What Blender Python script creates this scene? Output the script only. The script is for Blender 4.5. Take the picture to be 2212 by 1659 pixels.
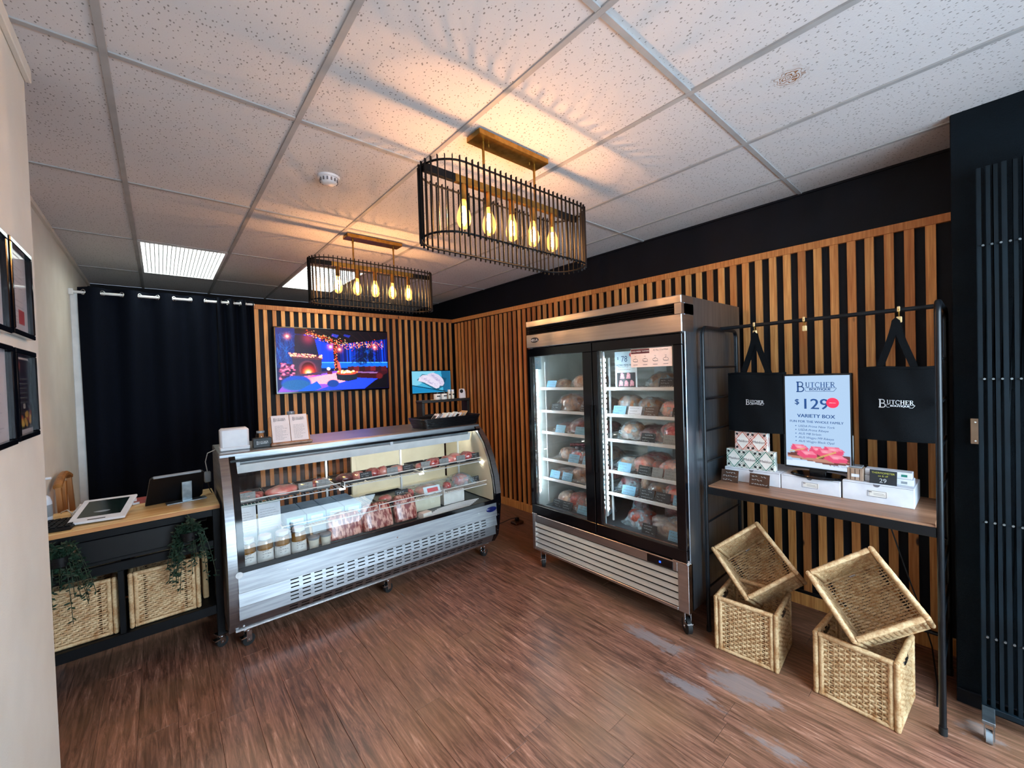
import bpy, math, random
import numpy as np
from mathutils import Vector, Matrix

for o in list(bpy.data.objects):
    bpy.data.objects.remove(o, do_unlink=True)
SC = bpy.context.scene
COL = SC.collection
random.seed(7)
RAD = math.radians
PI = math.pi

# ------------------------------------------------------------------ camera
def make_camera():
    yaw, pitch, roll = RAD(40.79601), RAD(-1.03657), RAD(-1.86172)
    f = Vector((math.sin(yaw) * math.cos(pitch), math.cos(yaw) * math.cos(pitch), math.sin(pitch)))
    r0 = Vector((math.cos(yaw), -math.sin(yaw), 0))
    u0 = r0.cross(f)
    r = r0 * math.cos(roll) + u0 * math.sin(roll)
    u = -r0 * math.sin(roll) + u0 * math.cos(roll)
    cam = bpy.data.cameras.new('camera')
    cam.sensor_width = 36.0
    cam.lens = 880.075 / 2212 * 36
    cam.clip_start = 0.02
    ob = bpy.data.objects.new('camera', cam)
    m = Matrix((r, u, -f)).transposed().to_4x4()
    m.translation = Vector((0, 0, 1.68))
    ob.matrix_world = m
    COL.objects.link(ob)
    SC.camera = ob
make_camera()

# ------------------------------------------------------------------ world, daylight, exposure
SC.view_settings.view_transform = 'Standard'
SC.view_settings.look = 'None'
SC.view_settings.gamma = 1.0
SC.view_settings.use_curve_mapping = False
SC.view_settings.exposure = 0.18
world = bpy.data.worlds.new('daylight_sky')
SC.world = world
world.use_nodes = True
wn = world.node_tree.nodes
wn['Background'].inputs['Color'].default_value = (0.62, 0.80, 1.0, 1)
wn['Background'].inputs['Strength'].default_value = 1.5
try:
    SC.cycles.max_bounces = 6
    SC.cycles.diffuse_bounces = 4
    SC.cycles.glossy_bounces = 3
    SC.cycles.transmission_bounces = 4
    SC.cycles.use_light_tree = False
    SC.cycles.transparent_max_bounces = 14
    SC.cycles.caustics_reflective = False
    SC.cycles.caustics_refractive = False
    SC.cycles.sample_clamp_indirect = 5.0
    SC.cycles.use_adaptive_sampling = True
    SC.cycles.adaptive_threshold = 0.03
except Exception:
    pass

def area_light(name, loc, direction, sx, sy, power, color):
    L = bpy.data.lights.new(name, 'AREA')
    L.shape = 'RECTANGLE'; L.size = sx; L.size_y = sy
    L.energy = power; L.color = color
    o = bpy.data.objects.new(name, L)
    o.location = loc
    o.rotation_euler = Vector(direction).to_track_quat('-Z', 'Z').to_euler()
    COL.objects.link(o)
    return o
# daylight coming in through the storefront window behind the camera
area_light('storefront_daylight', (1.6, -1.85, 1.5), (0, 1, -0.85), 2.2, 2.3, 240, (0.64, 0.83, 1.0))

# ------------------------------------------------------------------ mesh builder
def hx(s):
    s = s.lstrip('#')
    c = [int(s[i:i + 2], 16) / 255 for i in (0, 2, 4)]
    return tuple((x / 12.92 if x <= 0.04045 else ((x + 0.055) / 1.055) ** 2.4) for x in c)

class B:
    def __init__(s):
        s.v = []; s.f = []; s.m = []; s.mi = 0
    def add(s, vs, fs):
        o = len(s.v)
        s.v += [tuple(q) for q in vs]
        s.f += [tuple(i + o for i in f) for f in fs]
        s.m += [s.mi] * len(fs)
        return s
    def box(s, x0, x1, y0, y1, z0, z1, b=0.0):
        if x0 > x1: x0, x1 = x1, x0
        if y0 > y1: y0, y1 = y1, y0
        if z0 > z1: z0, z1 = z1, z0
        b = min(b, (x1 - x0) * .45, (y1 - y0) * .45, (z1 - z0) * .45)
        if b <= 0:
            vs = [(x, y, z) for z in (z0, z1) for y in (y0, y1) for x in (x0, x1)]
            return s.add(vs, [(0, 2, 3, 1), (4, 5, 7, 6), (0, 1, 5, 4), (2, 6, 7, 3), (0, 4, 6, 2), (1, 3, 7, 5)])
        c = Vector(((x0 + x1) / 2, (y0 + y1) / 2, (z0 + z1) / 2))
        h = ((x1 - x0) / 2, (y1 - y0) / 2, (z1 - z0) / 2)
        vs = []; idx = {}
        for sg in [(i, j, k) for i in (-1, 1) for j in (-1, 1) for k in (-1, 1)]:
            for a in range(3):
                p = [sg[t] * (h[t] - (0 if t == a else b)) for t in range(3)]
                idx[sg, a] = len(vs)
                vs.append((c[0] + p[0], c[1] + p[1], c[2] + p[2]))
        fs = []
        for a in range(3):
            o1, o2 = (a + 1) % 3, (a + 2) % 3
            for sg in (-1, 1):
                q = []
                for e1, e2 in ((-1, -1), (1, -1), (1, 1), (-1, 1)):
                    t = [0, 0, 0]; t[a] = sg; t[o1] = e1; t[o2] = e2
                    q.append(idx[tuple(t), a])
                fs.append(q)
            for e1 in (-1, 1):
                for e2 in (-1, 1):
                    t = [0, 0, 0]; t[o1] = e1; t[o2] = e2
                    lo = list(t); lo[a] = -1; hi = list(t); hi[a] = 1
                    fs.append([idx[tuple(lo), o1], idx[tuple(hi), o1], idx[tuple(hi), o2], idx[tuple(lo), o2]])
        for sg in [(i, j, k) for i in (-1, 1) for j in (-1, 1) for k in (-1, 1)]:
            fs.append([idx[sg, 0], idx[sg, 1], idx[sg, 2]])
        out = []
        for f in fs:
            a_, b_, c_ = Vector(vs[f[0]]), Vector(vs[f[1]]), Vector(vs[f[2]])
            n = (b_ - a_).cross(c_ - a_)
            m = sum((Vector(vs[i]) for i in f), Vector()) / len(f) - c
            out.append(f if n.dot(m) > 0 else f[::-1])
        return s.add(vs, out)
    def cyl(s, p0, p1, r, r1=None, n=12, cap=True):
        p0 = Vector(p0); p1 = Vector(p1); r1 = r if r1 is None else r1
        d = (p1 - p0).normalized()
        a = d.orthogonal().normalized(); c = d.cross(a)
        vs = []
        for p, rr in ((p0, r), (p1, r1)):
            for i in range(n):
                t = 2 * PI * i / n
                vs.append(p + a * math.cos(t) * rr + c * math.sin(t) * rr)
        fs = [(i, (i + 1) % n, n + (i + 1) % n, n + i) for i in range(n)]
        if cap:
            fs += [tuple(range(n))[::-1], tuple(range(n, 2 * n))]
        return s.add(vs, fs)
    def tube(s, path, r, n=8, closed=False, flat=None, cap=True):
        P = [Vector(p) for p in path]
        m = len(P)
        rr = r if hasattr(r, '__len__') else [r] * m
        vs = []; up = None
        for i in range(m):
            if closed: d = P[(i + 1) % m] - P[i - 1]
            else: d = P[min(i + 1, m - 1)] - P[max(i - 1, 0)]
            d.normalize()
            if up is None:
                up = Vector((0, 0, 1)) if abs(d.z) < .9 else Vector((0, 1, 0))
            a = d.cross(up)
            if a.length < 1e-6: a = d.orthogonal()
            a.normalize(); c = a.cross(d).normalized()
            if flat is None: up = c
            for k in range(n):
                t = 2 * PI * k / n + PI / n
                vs.append(P[i] + a * math.cos(t) * rr[i] + c * math.sin(t) * rr[i] * (flat or 1))
        fs = []
        for i in range(m if closed else m - 1):
            j = (i + 1) % m
            for k in range(n):
                fs.append((i * n + k, i * n + (k + 1) % n, j * n + (k + 1) % n, j * n + k))
        if not closed and cap:
            fs += [tuple(range(n))[::-1], tuple(range((m - 1) * n, m * n))]
        return s.add(vs, fs)
    def lathe(s, prof, n=20, c=(0, 0, 0), ax=1.0, ay=1.0):
        vs = []; fs = []
        for r, z in prof:
            for i in range(n):
                t = 2 * PI * i / n
                vs.append((c[0] + r * math.cos(t) * ax, c[1] + r * math.sin(t) * ay, c[2] + z))
        m = len(prof)
        for j in range(m - 1):
            for i in range(n):
                fs.append((j * n + i, j * n + (i + 1) % n, (j + 1) * n + (i + 1) % n, (j + 1) * n + i))
        if prof[0][0] > 1e-6: fs.append(tuple(range(n))[::-1])
        if prof[-1][0] > 1e-6: fs.append(tuple(range((m - 1) * n, m * n)))
        return s.add(vs, fs)
    def prism(s, poly, lo, hi, axis):
        """poly: 2-D outline; axis 0: (y,z) outline extruded along x; 1: (x,z) along y; 2: (x,y) along z."""
        n = len(poly); vs = []
        for t in (lo, hi):
            for a, b in poly:
                vs.append((t, a, b) if axis == 0 else (a, t, b) if axis == 1 else (a, b, t))
        fs = [tuple(range(n))[::-1], tuple(range(n, 2 * n))]
        fs += [(i, (i + 1) % n, n + (i + 1) % n, n + i) for i in range(n)]
        return s.add(vs, fs)
    def sheet(s, fn, nu, nv, thick=0.0):
        vs = [fn(i / nu, j / nv) for j in range(nv + 1) for i in range(nu + 1)]
        fs = [(j * (nu + 1) + i, j * (nu + 1) + i + 1, (j + 1) * (nu + 1) + i + 1, (j + 1) * (nu + 1) + i)
              for j in range(nv) for i in range(nu)]
        return s.add(vs, fs)
    def xf(s, M):
        s.v = [tuple(M @ Vector(p)) for p in s.v]
        return s
    def merge(s, o, M=None):
        vs = [tuple(M @ Vector(p)) for p in o.v] if M is not None else o.v
        k = len(s.v)
        s.v += vs; s.f += [tuple(i + k for i in f) for f in o.f]; s.m += [s.mi] * len(o.f)
        return s

PM = {}      # matrices of the Empties, for parenting in world coordinates

def obj(name, b, mat, parent=None, smooth=None, kind=None, local=False, origin='base', label=None):
    vs = np.array(b.v, dtype=float)
    lo, hi = vs.min(0), vs.max(0)
    c = np.array([(lo[0] + hi[0]) / 2, (lo[1] + hi[1]) / 2, lo[2]])
    if local: c = np.zeros(3)
    me = bpy.data.meshes.new(name)
    me.from_pydata([tuple(q) for q in (vs - c)], [], b.f)
    mats = mat if isinstance(mat, (list, tuple)) else [mat]
    for m in mats: me.materials.append(M[m] if isinstance(m, str) else m)
    if len(mats) > 1: me.polygons.foreach_set('material_index', b.m)
    if smooth:
        me.polygons.foreach_set('use_smooth', [True] * len(me.polygons))
        me.set_sharp_from_angle(angle=RAD(smooth))
    me.update()
    o = bpy.data.objects.new(name, me)
    o.location = c
    COL.objects.link(o)
    if parent is not None:
        o.parent = parent
        if not local: o.matrix_parent_inverse = PM[parent.name].inverted()
        PM[o.name] = PM[parent.name] if local else PM[parent.name]
        if not local:
            # a sub-part parented to this part is also given in world coordinates
            PM[o.name] = Matrix.Translation(Vector(c))
    else:
        PM[o.name] = Matrix.Translation(Vector(c))
    if kind: o['kind'] = kind
    if label: o['label'] = label
    return o

def tag(o, label, cat, group=None):
    o['label'] = label; o['category'] = cat
    if group: o['group'] = group
    return o

def thing(name, label, cat, loc=(0, 0, 0), rot=None, group=None):
    o = bpy.data.objects.new(name, None)
    o.empty_display_size = 0.05
    m = Matrix.Translation(Vector(loc))
    if rot is not None:
        m = m @ (rot.to_4x4() if isinstance(rot, Matrix) else Matrix.Rotation(rot, 4, 'Z'))
    o.matrix_world = m
    COL.objects.link(o)
    PM[o.name] = m
    return tag(o, label, cat, group)

def struct(name, b, mat, smooth=None):
    o = obj(name, b, mat, smooth=smooth)
    o['kind'] = 'structure'
    return o

def kids(o):
    return [c for c in COL.objects if c.parent == o]

def dup(root, M_new, label, group=None, children=None):
    """copy of a thing with its parts and sub-parts, placed by the matrix M_new"""
    r = root.copy(); COL.objects.link(r)
    r.matrix_world = M_new
    r['label'] = label
    if group: r['group'] = group
    def rec(src, dst):
        for c in (children or kids)(src):
            n = c.copy(); COL.objects.link(n)
            n.parent = dst; n.matrix_parent_inverse = c.matrix_parent_inverse.copy()
            rec(c, n)
    rec(root, r)
    PM[r.name] = M_new
    return r

# ------------------------------------------------------------------ text (made while the scene is nearly empty)
TXT = {}
def prepare_text(strings):
    obs = []
    for s in strings:
        cu = bpy.data.curves.new('lettering', 'FONT')
        cu.body = s; cu.size = 1.0; cu.resolution_u = 3
        o = bpy.data.objects.new('lettering', cu); COL.objects.link(o); obs.append((s, o, cu))
    bpy.context.view_layer.update()
    dg = bpy.context.evaluated_depsgraph_get()
    for s, o, cu in obs:
        me = bpy.data.meshes.new_from_object(o.evaluated_get(dg))
        vs = [(v.co.x, v.co.y, 0.0) for v in me.vertices]
        TXT[s] = (vs, [tuple(p.vertices) for p in me.polygons])
        bpy.data.meshes.remove(me)
        bpy.data.objects.remove(o, do_unlink=True)
        bpy.data.curves.remove(cu)
prepare_text(['$', '129', '78', 'SPECIAL', 'VARIETY BOX', 'FUN FOR THE WHOLE FAMILY', 'BOUTIQUE',
              'USDA Prime New York', 'USDA Prime Ribeye', 'AUS M8 Sirloin', 'AUS Wagyu M9 Ribeye',
              'AUS Wagyu Black Opal', '98 OZ TOTAL', 'TASTING MENU BOX', 'Maldon', 'NELLA', '29',
              'THERMOMETER', 'DRY', 'AGED', 'COLD-WEEK TASTING', '45 Mac 1.5 of Meat', '12', '13', 'on & off'])

def text_into(b, s, size, cx, cy, align='c', bold=0.0, sx=1.0, shear=0.0):
    vs, fs = TXT[s]
    xs = [v[0] for v in vs]
    w = (max(xs) - min(xs)) * size * sx
    x0 = cx - (w / 2 if align == 'c' else 0 if align == 'l' else w) - min(xs) * size * sx
    for dx in ((0,) if not bold else (-bold, bold)):
        b.add([(x0 + dx + (v[0] + shear * v[1]) * size * sx, cy + v[1] * size, 0.00002 * (dx > 0)) for v in vs], fs)
    return b

def strokes_into(b, lines, ox, oy, s):
    for pts, w in lines:
        for (x0, y0), (x1, y1) in zip(pts[:-1], pts[1:]):
            d = Vector((x1 - x0, y1 - y0)); L = d.length
            if L < 1e-6: continue
            d /= L; n = Vector((-d.y, d.x)) * w / 2; e = d * w * .12
            q = [(x0 - e.x + n.x, y0 - e.y + n.y), (x0 - e.x - n.x, y0 - e.y - n.y), (x1 + e.x - n.x, y1 + e.y - n.y), (x1 + e.x + n.x, y1 + e.y + n.y)]
            b.add([(ox + x * s, oy + y * s, 0) for x, y in q], [(0, 1, 2, 3)])

def arc(cx, cy, rx, ry, a0, a1, n=10):
    return [(cx + rx * math.cos(RAD(a0 + (a1 - a0) * i / n)), cy + ry * math.sin(RAD(a0 + (a1 - a0) * i / n))) for i in range(n + 1)]
TK, TN = .15, .06
def serif(x, y, w=.2): return ([(x - w / 2, y), (x + w / 2, y)], TN)
LET = {
    'B': ([([(.15, 0), (.15, 1)], TK), ([(.02, 1), (.38, 1)] + arc(.38, .76, .2, .24, 90, -90)[0:] + [(.15, .52)], .09),
           ([(.15, .52), (.4, .52)] + arc(.4, .26, .26, .26, 90, -90) + [(.02, 0)], .1)], .74),
    'U': ([([(.15, 1), (.15, .3)] + arc(.38, .3, .23, .28, 180, 360) + [(.61, 1)], .1), ([(.15, 1), (.15, .3)], TK), serif(.15, .98), serif(.61, .98, .16)], .76),
    'T': ([([(.33, 0), (.33, 1)], TK), ([(.02, .97), (.64, .97)], TN), ([(.03, .82), (.03, 1)], TN), ([(.63, .82), (.63, 1)], TN), serif(.33, .02)], .68),
    'C': ([(arc(.42, .5, .36, .48, 45, 315, 16), .1), ([(.07, .35), (.07, .65)], .12), ([(.68, .72), (.68, .95)], TN)], .76),
    'H': ([([(.14, 0), (.14, 1)], TK), ([(.62, 0), (.62, 1)], TK), ([(.14, .52), (.62, .52)], TN), serif(.14, .02), serif(.14, .98), serif(.62, .02), serif(.62, .98)], .78),
    'E': ([([(.14, 0), (.14, 1)], TK), ([(.02, .97), (.56, .97)], TN), ([(.14, .52), (.44, .52)], TN), ([(.02, .03), (.6, .03)], TN), ([(.56, .8), (.56, 1)], TN), ([(.6, 0), (.6, .2)], TN)], .66),
    'R': ([([(.14, 0), (.14, 1)], TK), ([(.02, .97), (.36, .97)] + arc(.36, .75, .2, .22, 90, -90) + [(.14, .52)], .09), ([(.34, .52), (.64, .02)], .13), serif(.14, .02), serif(.66, .02, .14)], .72)}
def logo(width):
    """BUTCHER over BOUTIQUE, the cleaver outline round the lower word; centred on (0,0), in the xy plane"""
    b = B()
    strokes_into(b, LET['B'][0], 0, -.42, 1.15)
    x = .92
    for ch in 'UTCHER':
        strokes_into(b, LET[ch][0], x, .08, .6)
        x += LET[ch][1] * .66
    end = x
    text_into(b, 'BOUTIQUE', .36, (.96 + end) / 2 - .04, -.27, bold=.016, sx=1.16)
    strokes_into(b, [([(.88, .02), (end + .06, .02), (end + .06, -.06), (end - .18, -.38), (.93, -.38), (.88, -.1)], .04)], 0, 0, 1)
    xs = [v[0] for v in b.v]; w = max(xs) - min(xs); mx = (max(xs) + min(xs)) / 2
    k = width / w
    b.v = [((q[0] - mx) * k, (q[1] - .1) * k, 0) for q in b.v]
    return b

def frame_mat(o, u, v):
    """matrix taking the xy plane to origin o with axes u (x) and v (y)"""
    u = Vector(u).normalized(); v = Vector(v).normalized(); n = u.cross(v)
    m = Matrix((u, v, n)).transposed().to_4x4(); m.translation = Vector(o)
    return m

# ------------------------------------------------------------------ painted pictures (screens, posters): colour per mesh point
class Canvas:
    def __init__(s, w, h, aspect, col):
        s.w, s.h, s.asp = w, h, aspect
        s.X, s.Y = np.meshgrid((np.arange(w) + .0) / (w - 1), (np.arange(h) + .0) / (h - 1))
        s.a = np.empty((h, w, 3)); s.a[:] = hx(col) if isinstance(col, str) else col
    def put(s, mask, col):
        c = np.array(hx(col) if isinstance(col, str) else col)
        m = np.clip(mask, 0, 1)[..., None]
        s.a = s.a * (1 - m) + c * m
    def ell(s, cx, cy, rx, ry, col, soft=.06, op=1.0):
        d = np.sqrt(((s.X - cx) / rx) ** 2 + ((s.Y - cy) / ry) ** 2)
        s.put(np.clip((1 - d) / max(soft, 1e-3), 0, 1) * op, col)
    def poly(s, pts, col, op=1.0):
        m = np.zeros(s.X.shape, bool); n = len(pts)
        for i in range(n):
            x0, y0 = pts[i]; x1, y1 = pts[(i + 1) % n]
            if y0 == y1: continue
            c = ((s.Y < y0) != (s.Y < y1)) & (s.X < (x1 - x0) * (s.Y - y0) / (y1 - y0) + x0)
            m ^= c
        s.put(m * op, col)
    def rect(s, x0, y0, x1, y1, col, op=1.0):
        s.put(((s.X >= x0) & (s.X <= x1) & (s.Y >= y0) & (s.Y <= y1)) * op, col)
    def line(s, x0, y0, x1, y1, w, col, op=1.0):
        dx, dy = (x1 - x0) * s.asp, y1 - y0
        L2 = dx * dx + dy * dy + 1e-9
        t = np.clip(((s.X - x0) * s.asp * dx + (s.Y - y0) * dy) / L2, 0, 1)
        d = np.sqrt(((s.X - x0) * s.asp - t * dx) ** 2 + (s.Y - y0 - t * dy) ** 2)
        s.put(np.clip((w - d) / (w * .5), 0, 1) * op, col)
    def noise(s, amt, seed=1):
        r = np.random.RandomState(seed)
        s.a *= 1 + amt * (r.rand(s.h, s.w, 1) - .5)
    def glow(s, cx, cy, r, col, op=.6):
        d2 = (((s.X - cx) * s.asp) ** 2 + (s.Y - cy) ** 2) / (r * r)
        s.put(np.exp(-d2) * op, col)
    def mesh_object(s, name, O, U, V_, mat, parent=None):
        O, U, V_ = Vector(O), Vector(U), Vector(V_)
        b = B()
        w, h = s.w, s.h
        X = s.X.ravel(); Y = s.Y.ravel()
        P = np.array(O)[None] + X[:, None] * np.array(U)[None] + Y[:, None] * np.array(V_)[None]
        b.v = [tuple(p) for p in P.tolist()]
        b.f = [(j * w + i, (j + 1) * w + i, (j + 1) * w + i + 1, j * w + i + 1) for j in range(h - 1) for i in range(w - 1)]
        b.m = [0] * len(b.f)
        o = obj(name, b, mat, parent)
        ca = o.data.color_attributes.new('Col', 'FLOAT_COLOR', 'POINT')
        rgba = np.ones((w * h, 4), np.float32); rgba[:, :3] = s.a.reshape(-1, 3)
        ca.data.foreach_set('color', rgba.ravel())
        return o

# ------------------------------------------------------------------ materials (all node based)
M = {}
def new_mat(name):
    m = bpy.data.materials.new(name); m.use_nodes = True
    nt = m.node_tree; nt.nodes.clear()
    out = nt.nodes.new('ShaderNodeOutputMaterial')
    M[name] = m
    return m, nt, out
def nd(nt, typ, **kw):
    n = nt.nodes.new(typ)
    for k, v in kw.items():
        if k in n.inputs: n.inputs[k].default_value = v
        else: setattr(n, k, v)
    return n
def rgba(c): return (c[0], c[1], c[2], 1)
def c_(x): return hx(x) if isinstance(x, str) else x

def mat(name, col, col2=None, rough=.5, metal=0.0, ns=20, stretch=(1, 1, 1), bump=0.0, bs=150, coat=0.0, spec=.5,
        emit=None, es=0.0, rand=0.0, lo=.35, hi=.65, rough2=None, detail=4, coords='Object', aniso=0.0):
    m, nt, out = new_mat(name)
    L = nt.links
    p = nd(nt, 'ShaderNodeBsdfPrincipled')
    L.new(p.outputs[0], out.inputs[0])
    tc = nd(nt, 'ShaderNodeTexCoord'); mp = nd(nt, 'ShaderNodeMapping')
    mp.inputs['Scale'].default_value = stretch
    L.new(tc.outputs[coords], mp.inputs['Vector'])
    if rand:
        oi = nd(nt, 'ShaderNodeObjectInfo')
        mu = nd(nt, 'ShaderNodeVectorMath', operation='SCALE'); mu.inputs[0].default_value = (17, 31, 23)
        L.new(oi.outputs['Random'], mu.inputs['Scale']); L.new(mu.outputs[0], mp.inputs['Location'])
    nz = nd(nt, 'ShaderNodeTexNoise', Scale=ns, Detail=detail)
    L.new(mp.outputs[0], nz.inputs['Vector'])
    mr = nd(nt, 'ShaderNodeMapRange'); mr.inputs['From Min'].default_value = lo; mr.inputs['From Max'].default_value = hi
    L.new(nz.outputs[0], mr.inputs['Value'])
    mx = nd(nt, 'ShaderNodeMix', data_type='RGBA')
    a = c_(col); b = c_(col2) if col2 else tuple(x * .86 for x in a)
    mx.inputs[6].default_value = rgba(a); mx.inputs[7].default_value = rgba(b)
    L.new(mr.outputs[0], mx.inputs[0])
    src = mx.outputs[2]
    if rand:
        hs = nd(nt, 'ShaderNodeHueSaturation')
        vr = nd(nt, 'ShaderNodeMapRange'); vr.inputs['To Min'].default_value = 1 - rand; vr.inputs['To Max'].default_value = 1 + rand
        L.new(oi.outputs['Random'], vr.inputs['Value']); L.new(vr.outputs[0], hs.inputs['Value']); L.new(src, hs.inputs['Color'])
        src = hs.outputs[0]
    L.new(src, p.inputs['Base Color'])
    p.inputs['Roughness'].default_value = rough; p.inputs['Metallic'].default_value = metal
    p.inputs['Specular IOR Level'].default_value = spec
    p.inputs['Coat Weight'].default_value = coat; p.inputs['Coat Roughness'].default_value = .08
    if aniso: p.inputs['Anisotropic'].default_value = aniso
    if rough2 is not None:
        r = nd(nt, 'ShaderNodeMapRange'); r.inputs['To Min'].default_value = rough; r.inputs['To Max'].default_value = rough2
        L.new(nz.outputs[0], r.inputs['Value']); L.new(r.outputs[0], p.inputs['Roughness'])
    if emit is not None:
        p.inputs['Emission Color'].default_value = rgba(c_(emit)); p.inputs['Emission Strength'].default_value = es
    if bump:
        n2 = nd(nt, 'ShaderNodeTexNoise', Scale=bs, Detail=3)
        L.new(mp.outputs[0], n2.inputs['Vector'])
        bp = nd(nt, 'ShaderNodeBump', Strength=bump, Distance=.004)
        L.new(n2.outputs[0], bp.inputs['Height']); L.new(bp.outputs[0], p.inputs['Normal'])
    return m

def glow_mat(name, col, strength):
    m, nt, out = new_mat(name)
    e = nd(nt, 'ShaderNodeEmission', Strength=strength); e.inputs['Color'].default_value = rgba(c_(col))
    nt.links.new(e.outputs[0], out.inputs[0]); return m

def glass_mat(name, tint=(1, 1, 1), ior=1.45, rough=0.0, boost=1.0, glow=None):
    """thin pane: clear transmission plus Fresnel reflection"""
    m, nt, out = new_mat(name); L = nt.links
    t = nd(nt, 'ShaderNodeBsdfTransparent'); t.inputs[0].default_value = rgba(tint)
    g = nd(nt, 'ShaderNodeBsdfGlossy', Roughness=rough)
    ge = nd(nt, 'ShaderNodeNewGeometry')
    dt = nd(nt, 'ShaderNodeVectorMath', operation='DOT_PRODUCT')
    L.new(ge.outputs['Incoming'], dt.inputs[0]); L.new(ge.outputs['Normal'], dt.inputs[1])
    ab = nd(nt, 'ShaderNodeMath', operation='ABSOLUTE'); L.new(dt.outputs['Value'], ab.inputs[0])
    om = nd(nt, 'ShaderNodeMath', operation='SUBTRACT', use_clamp=True); om.inputs[0].default_value = 1.0; L.new(ab.outputs[0], om.inputs[1])
    pw_ = nd(nt, 'ShaderNodeMath', operation='POWER'); pw_.inputs[1].default_value = 5.0; L.new(om.outputs[0], pw_.inputs[0])
    f0 = ((ior - 1) / (ior + 1)) ** 2
    fr = nd(nt, 'ShaderNodeMath', operation='MULTIPLY_ADD'); fr.inputs[1].default_value = 1 - f0; fr.inputs[2].default_value = f0
    L.new(pw_.outputs[0], fr.inputs[0])
    nz = nd(nt, 'ShaderNodeTexNoise', Scale=3.0)
    mr = nd(nt, 'ShaderNodeMapRange'); mr.inputs['To Min'].default_value = boost * .92; mr.inputs['To Max'].default_value = boost * 1.08
    L.new(nz.outputs[0], mr.inputs['Value'])
    mu = nd(nt, 'ShaderNodeMath', operation='MULTIPLY', use_clamp=True)
    L.new(fr.outputs[0], mu.inputs[0]); L.new(mr.outputs[0], mu.inputs[1])
    s = nd(nt, 'ShaderNodeMixShader')
    L.new(mu.outputs[0], s.inputs[0]); L.new(t.outputs[0], s.inputs[1]); L.new(g.outputs[0], s.inputs[2])
    if glow:      # amber lamp glass, lit from within by its filament
        em = nd(nt, 'ShaderNodeEmission', Strength=.9); em.inputs[0].default_value = rgba(glow)
        ad = nd(nt, 'ShaderNodeAddShader'); L.new(s.outputs[0], ad.inputs[0]); L.new(em.outputs[0], ad.inputs[1]); s = ad
    L.new(s.outputs[0], out.inputs[0]); return m

def film_mat(name, tint, milk, rough=.12):
    """clear plastic film: partly see-through, partly milky and glossy"""
    m, nt, out = new_mat(name); L = nt.links
    t = nd(nt, 'ShaderNodeBsdfTransparent')
    p = nd(nt, 'ShaderNodeBsdfPrincipled', Roughness=rough); p.inputs['Base Color'].default_value = rgba(c_(tint))
    tc = nd(nt, 'ShaderNodeTexCoord')
    nz = nd(nt, 'ShaderNodeTexNoise', Scale=28.0, Detail=3.0)
    L.new(tc.outputs['Object'], nz.inputs['Vector'])
    bp = nd(nt, 'ShaderNodeBump', Strength=.9, Distance=.01)
    L.new(nz.outputs[0], bp.inputs['Height']); L.new(bp.outputs[0], p.inputs['Normal'])
    mr = nd(nt, 'ShaderNodeMapRange'); mr.inputs['From Min'].default_value = .35; mr.inputs['From Max'].default_value = .7
    mr.inputs['To Min'].default_value = milk * .5; mr.inputs['To Max'].default_value = milk * 1.5
    L.new(nz.outputs[0], mr.inputs['Value'])
    s = nd(nt, 'ShaderNodeMixShader')
    L.new(mr.outputs[0], s.inputs[0]); L.new(t.outputs[0], s.inputs[1]); L.new(p.outputs[0], s.inputs[2])
    L.new(s.outputs[0], out.inputs[0]); return m

def picture_mat(name, emit):
    m, nt, out = new_mat(name); L = nt.links
    at = nd(nt, 'ShaderNodeAttribute', attribute_name='Col')
    p = nd(nt, 'ShaderNodeBsdfPrincipled', Roughness=.3)
    p.inputs['Specular IOR Level'].default_value = .15 if emit else .4
    if emit:
        p.inputs['Base Color'].default_value = (.01, .01, .012, 1)
        L.new(at.outputs['Color'], p.inputs['Emission Color']); p.inputs['Emission Strength'].default_value = emit
    else:
        L.new(at.outputs['Color'], p.inputs['Base Color'])
    L.new(p.outputs[0], out.inputs[0]); return m

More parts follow.
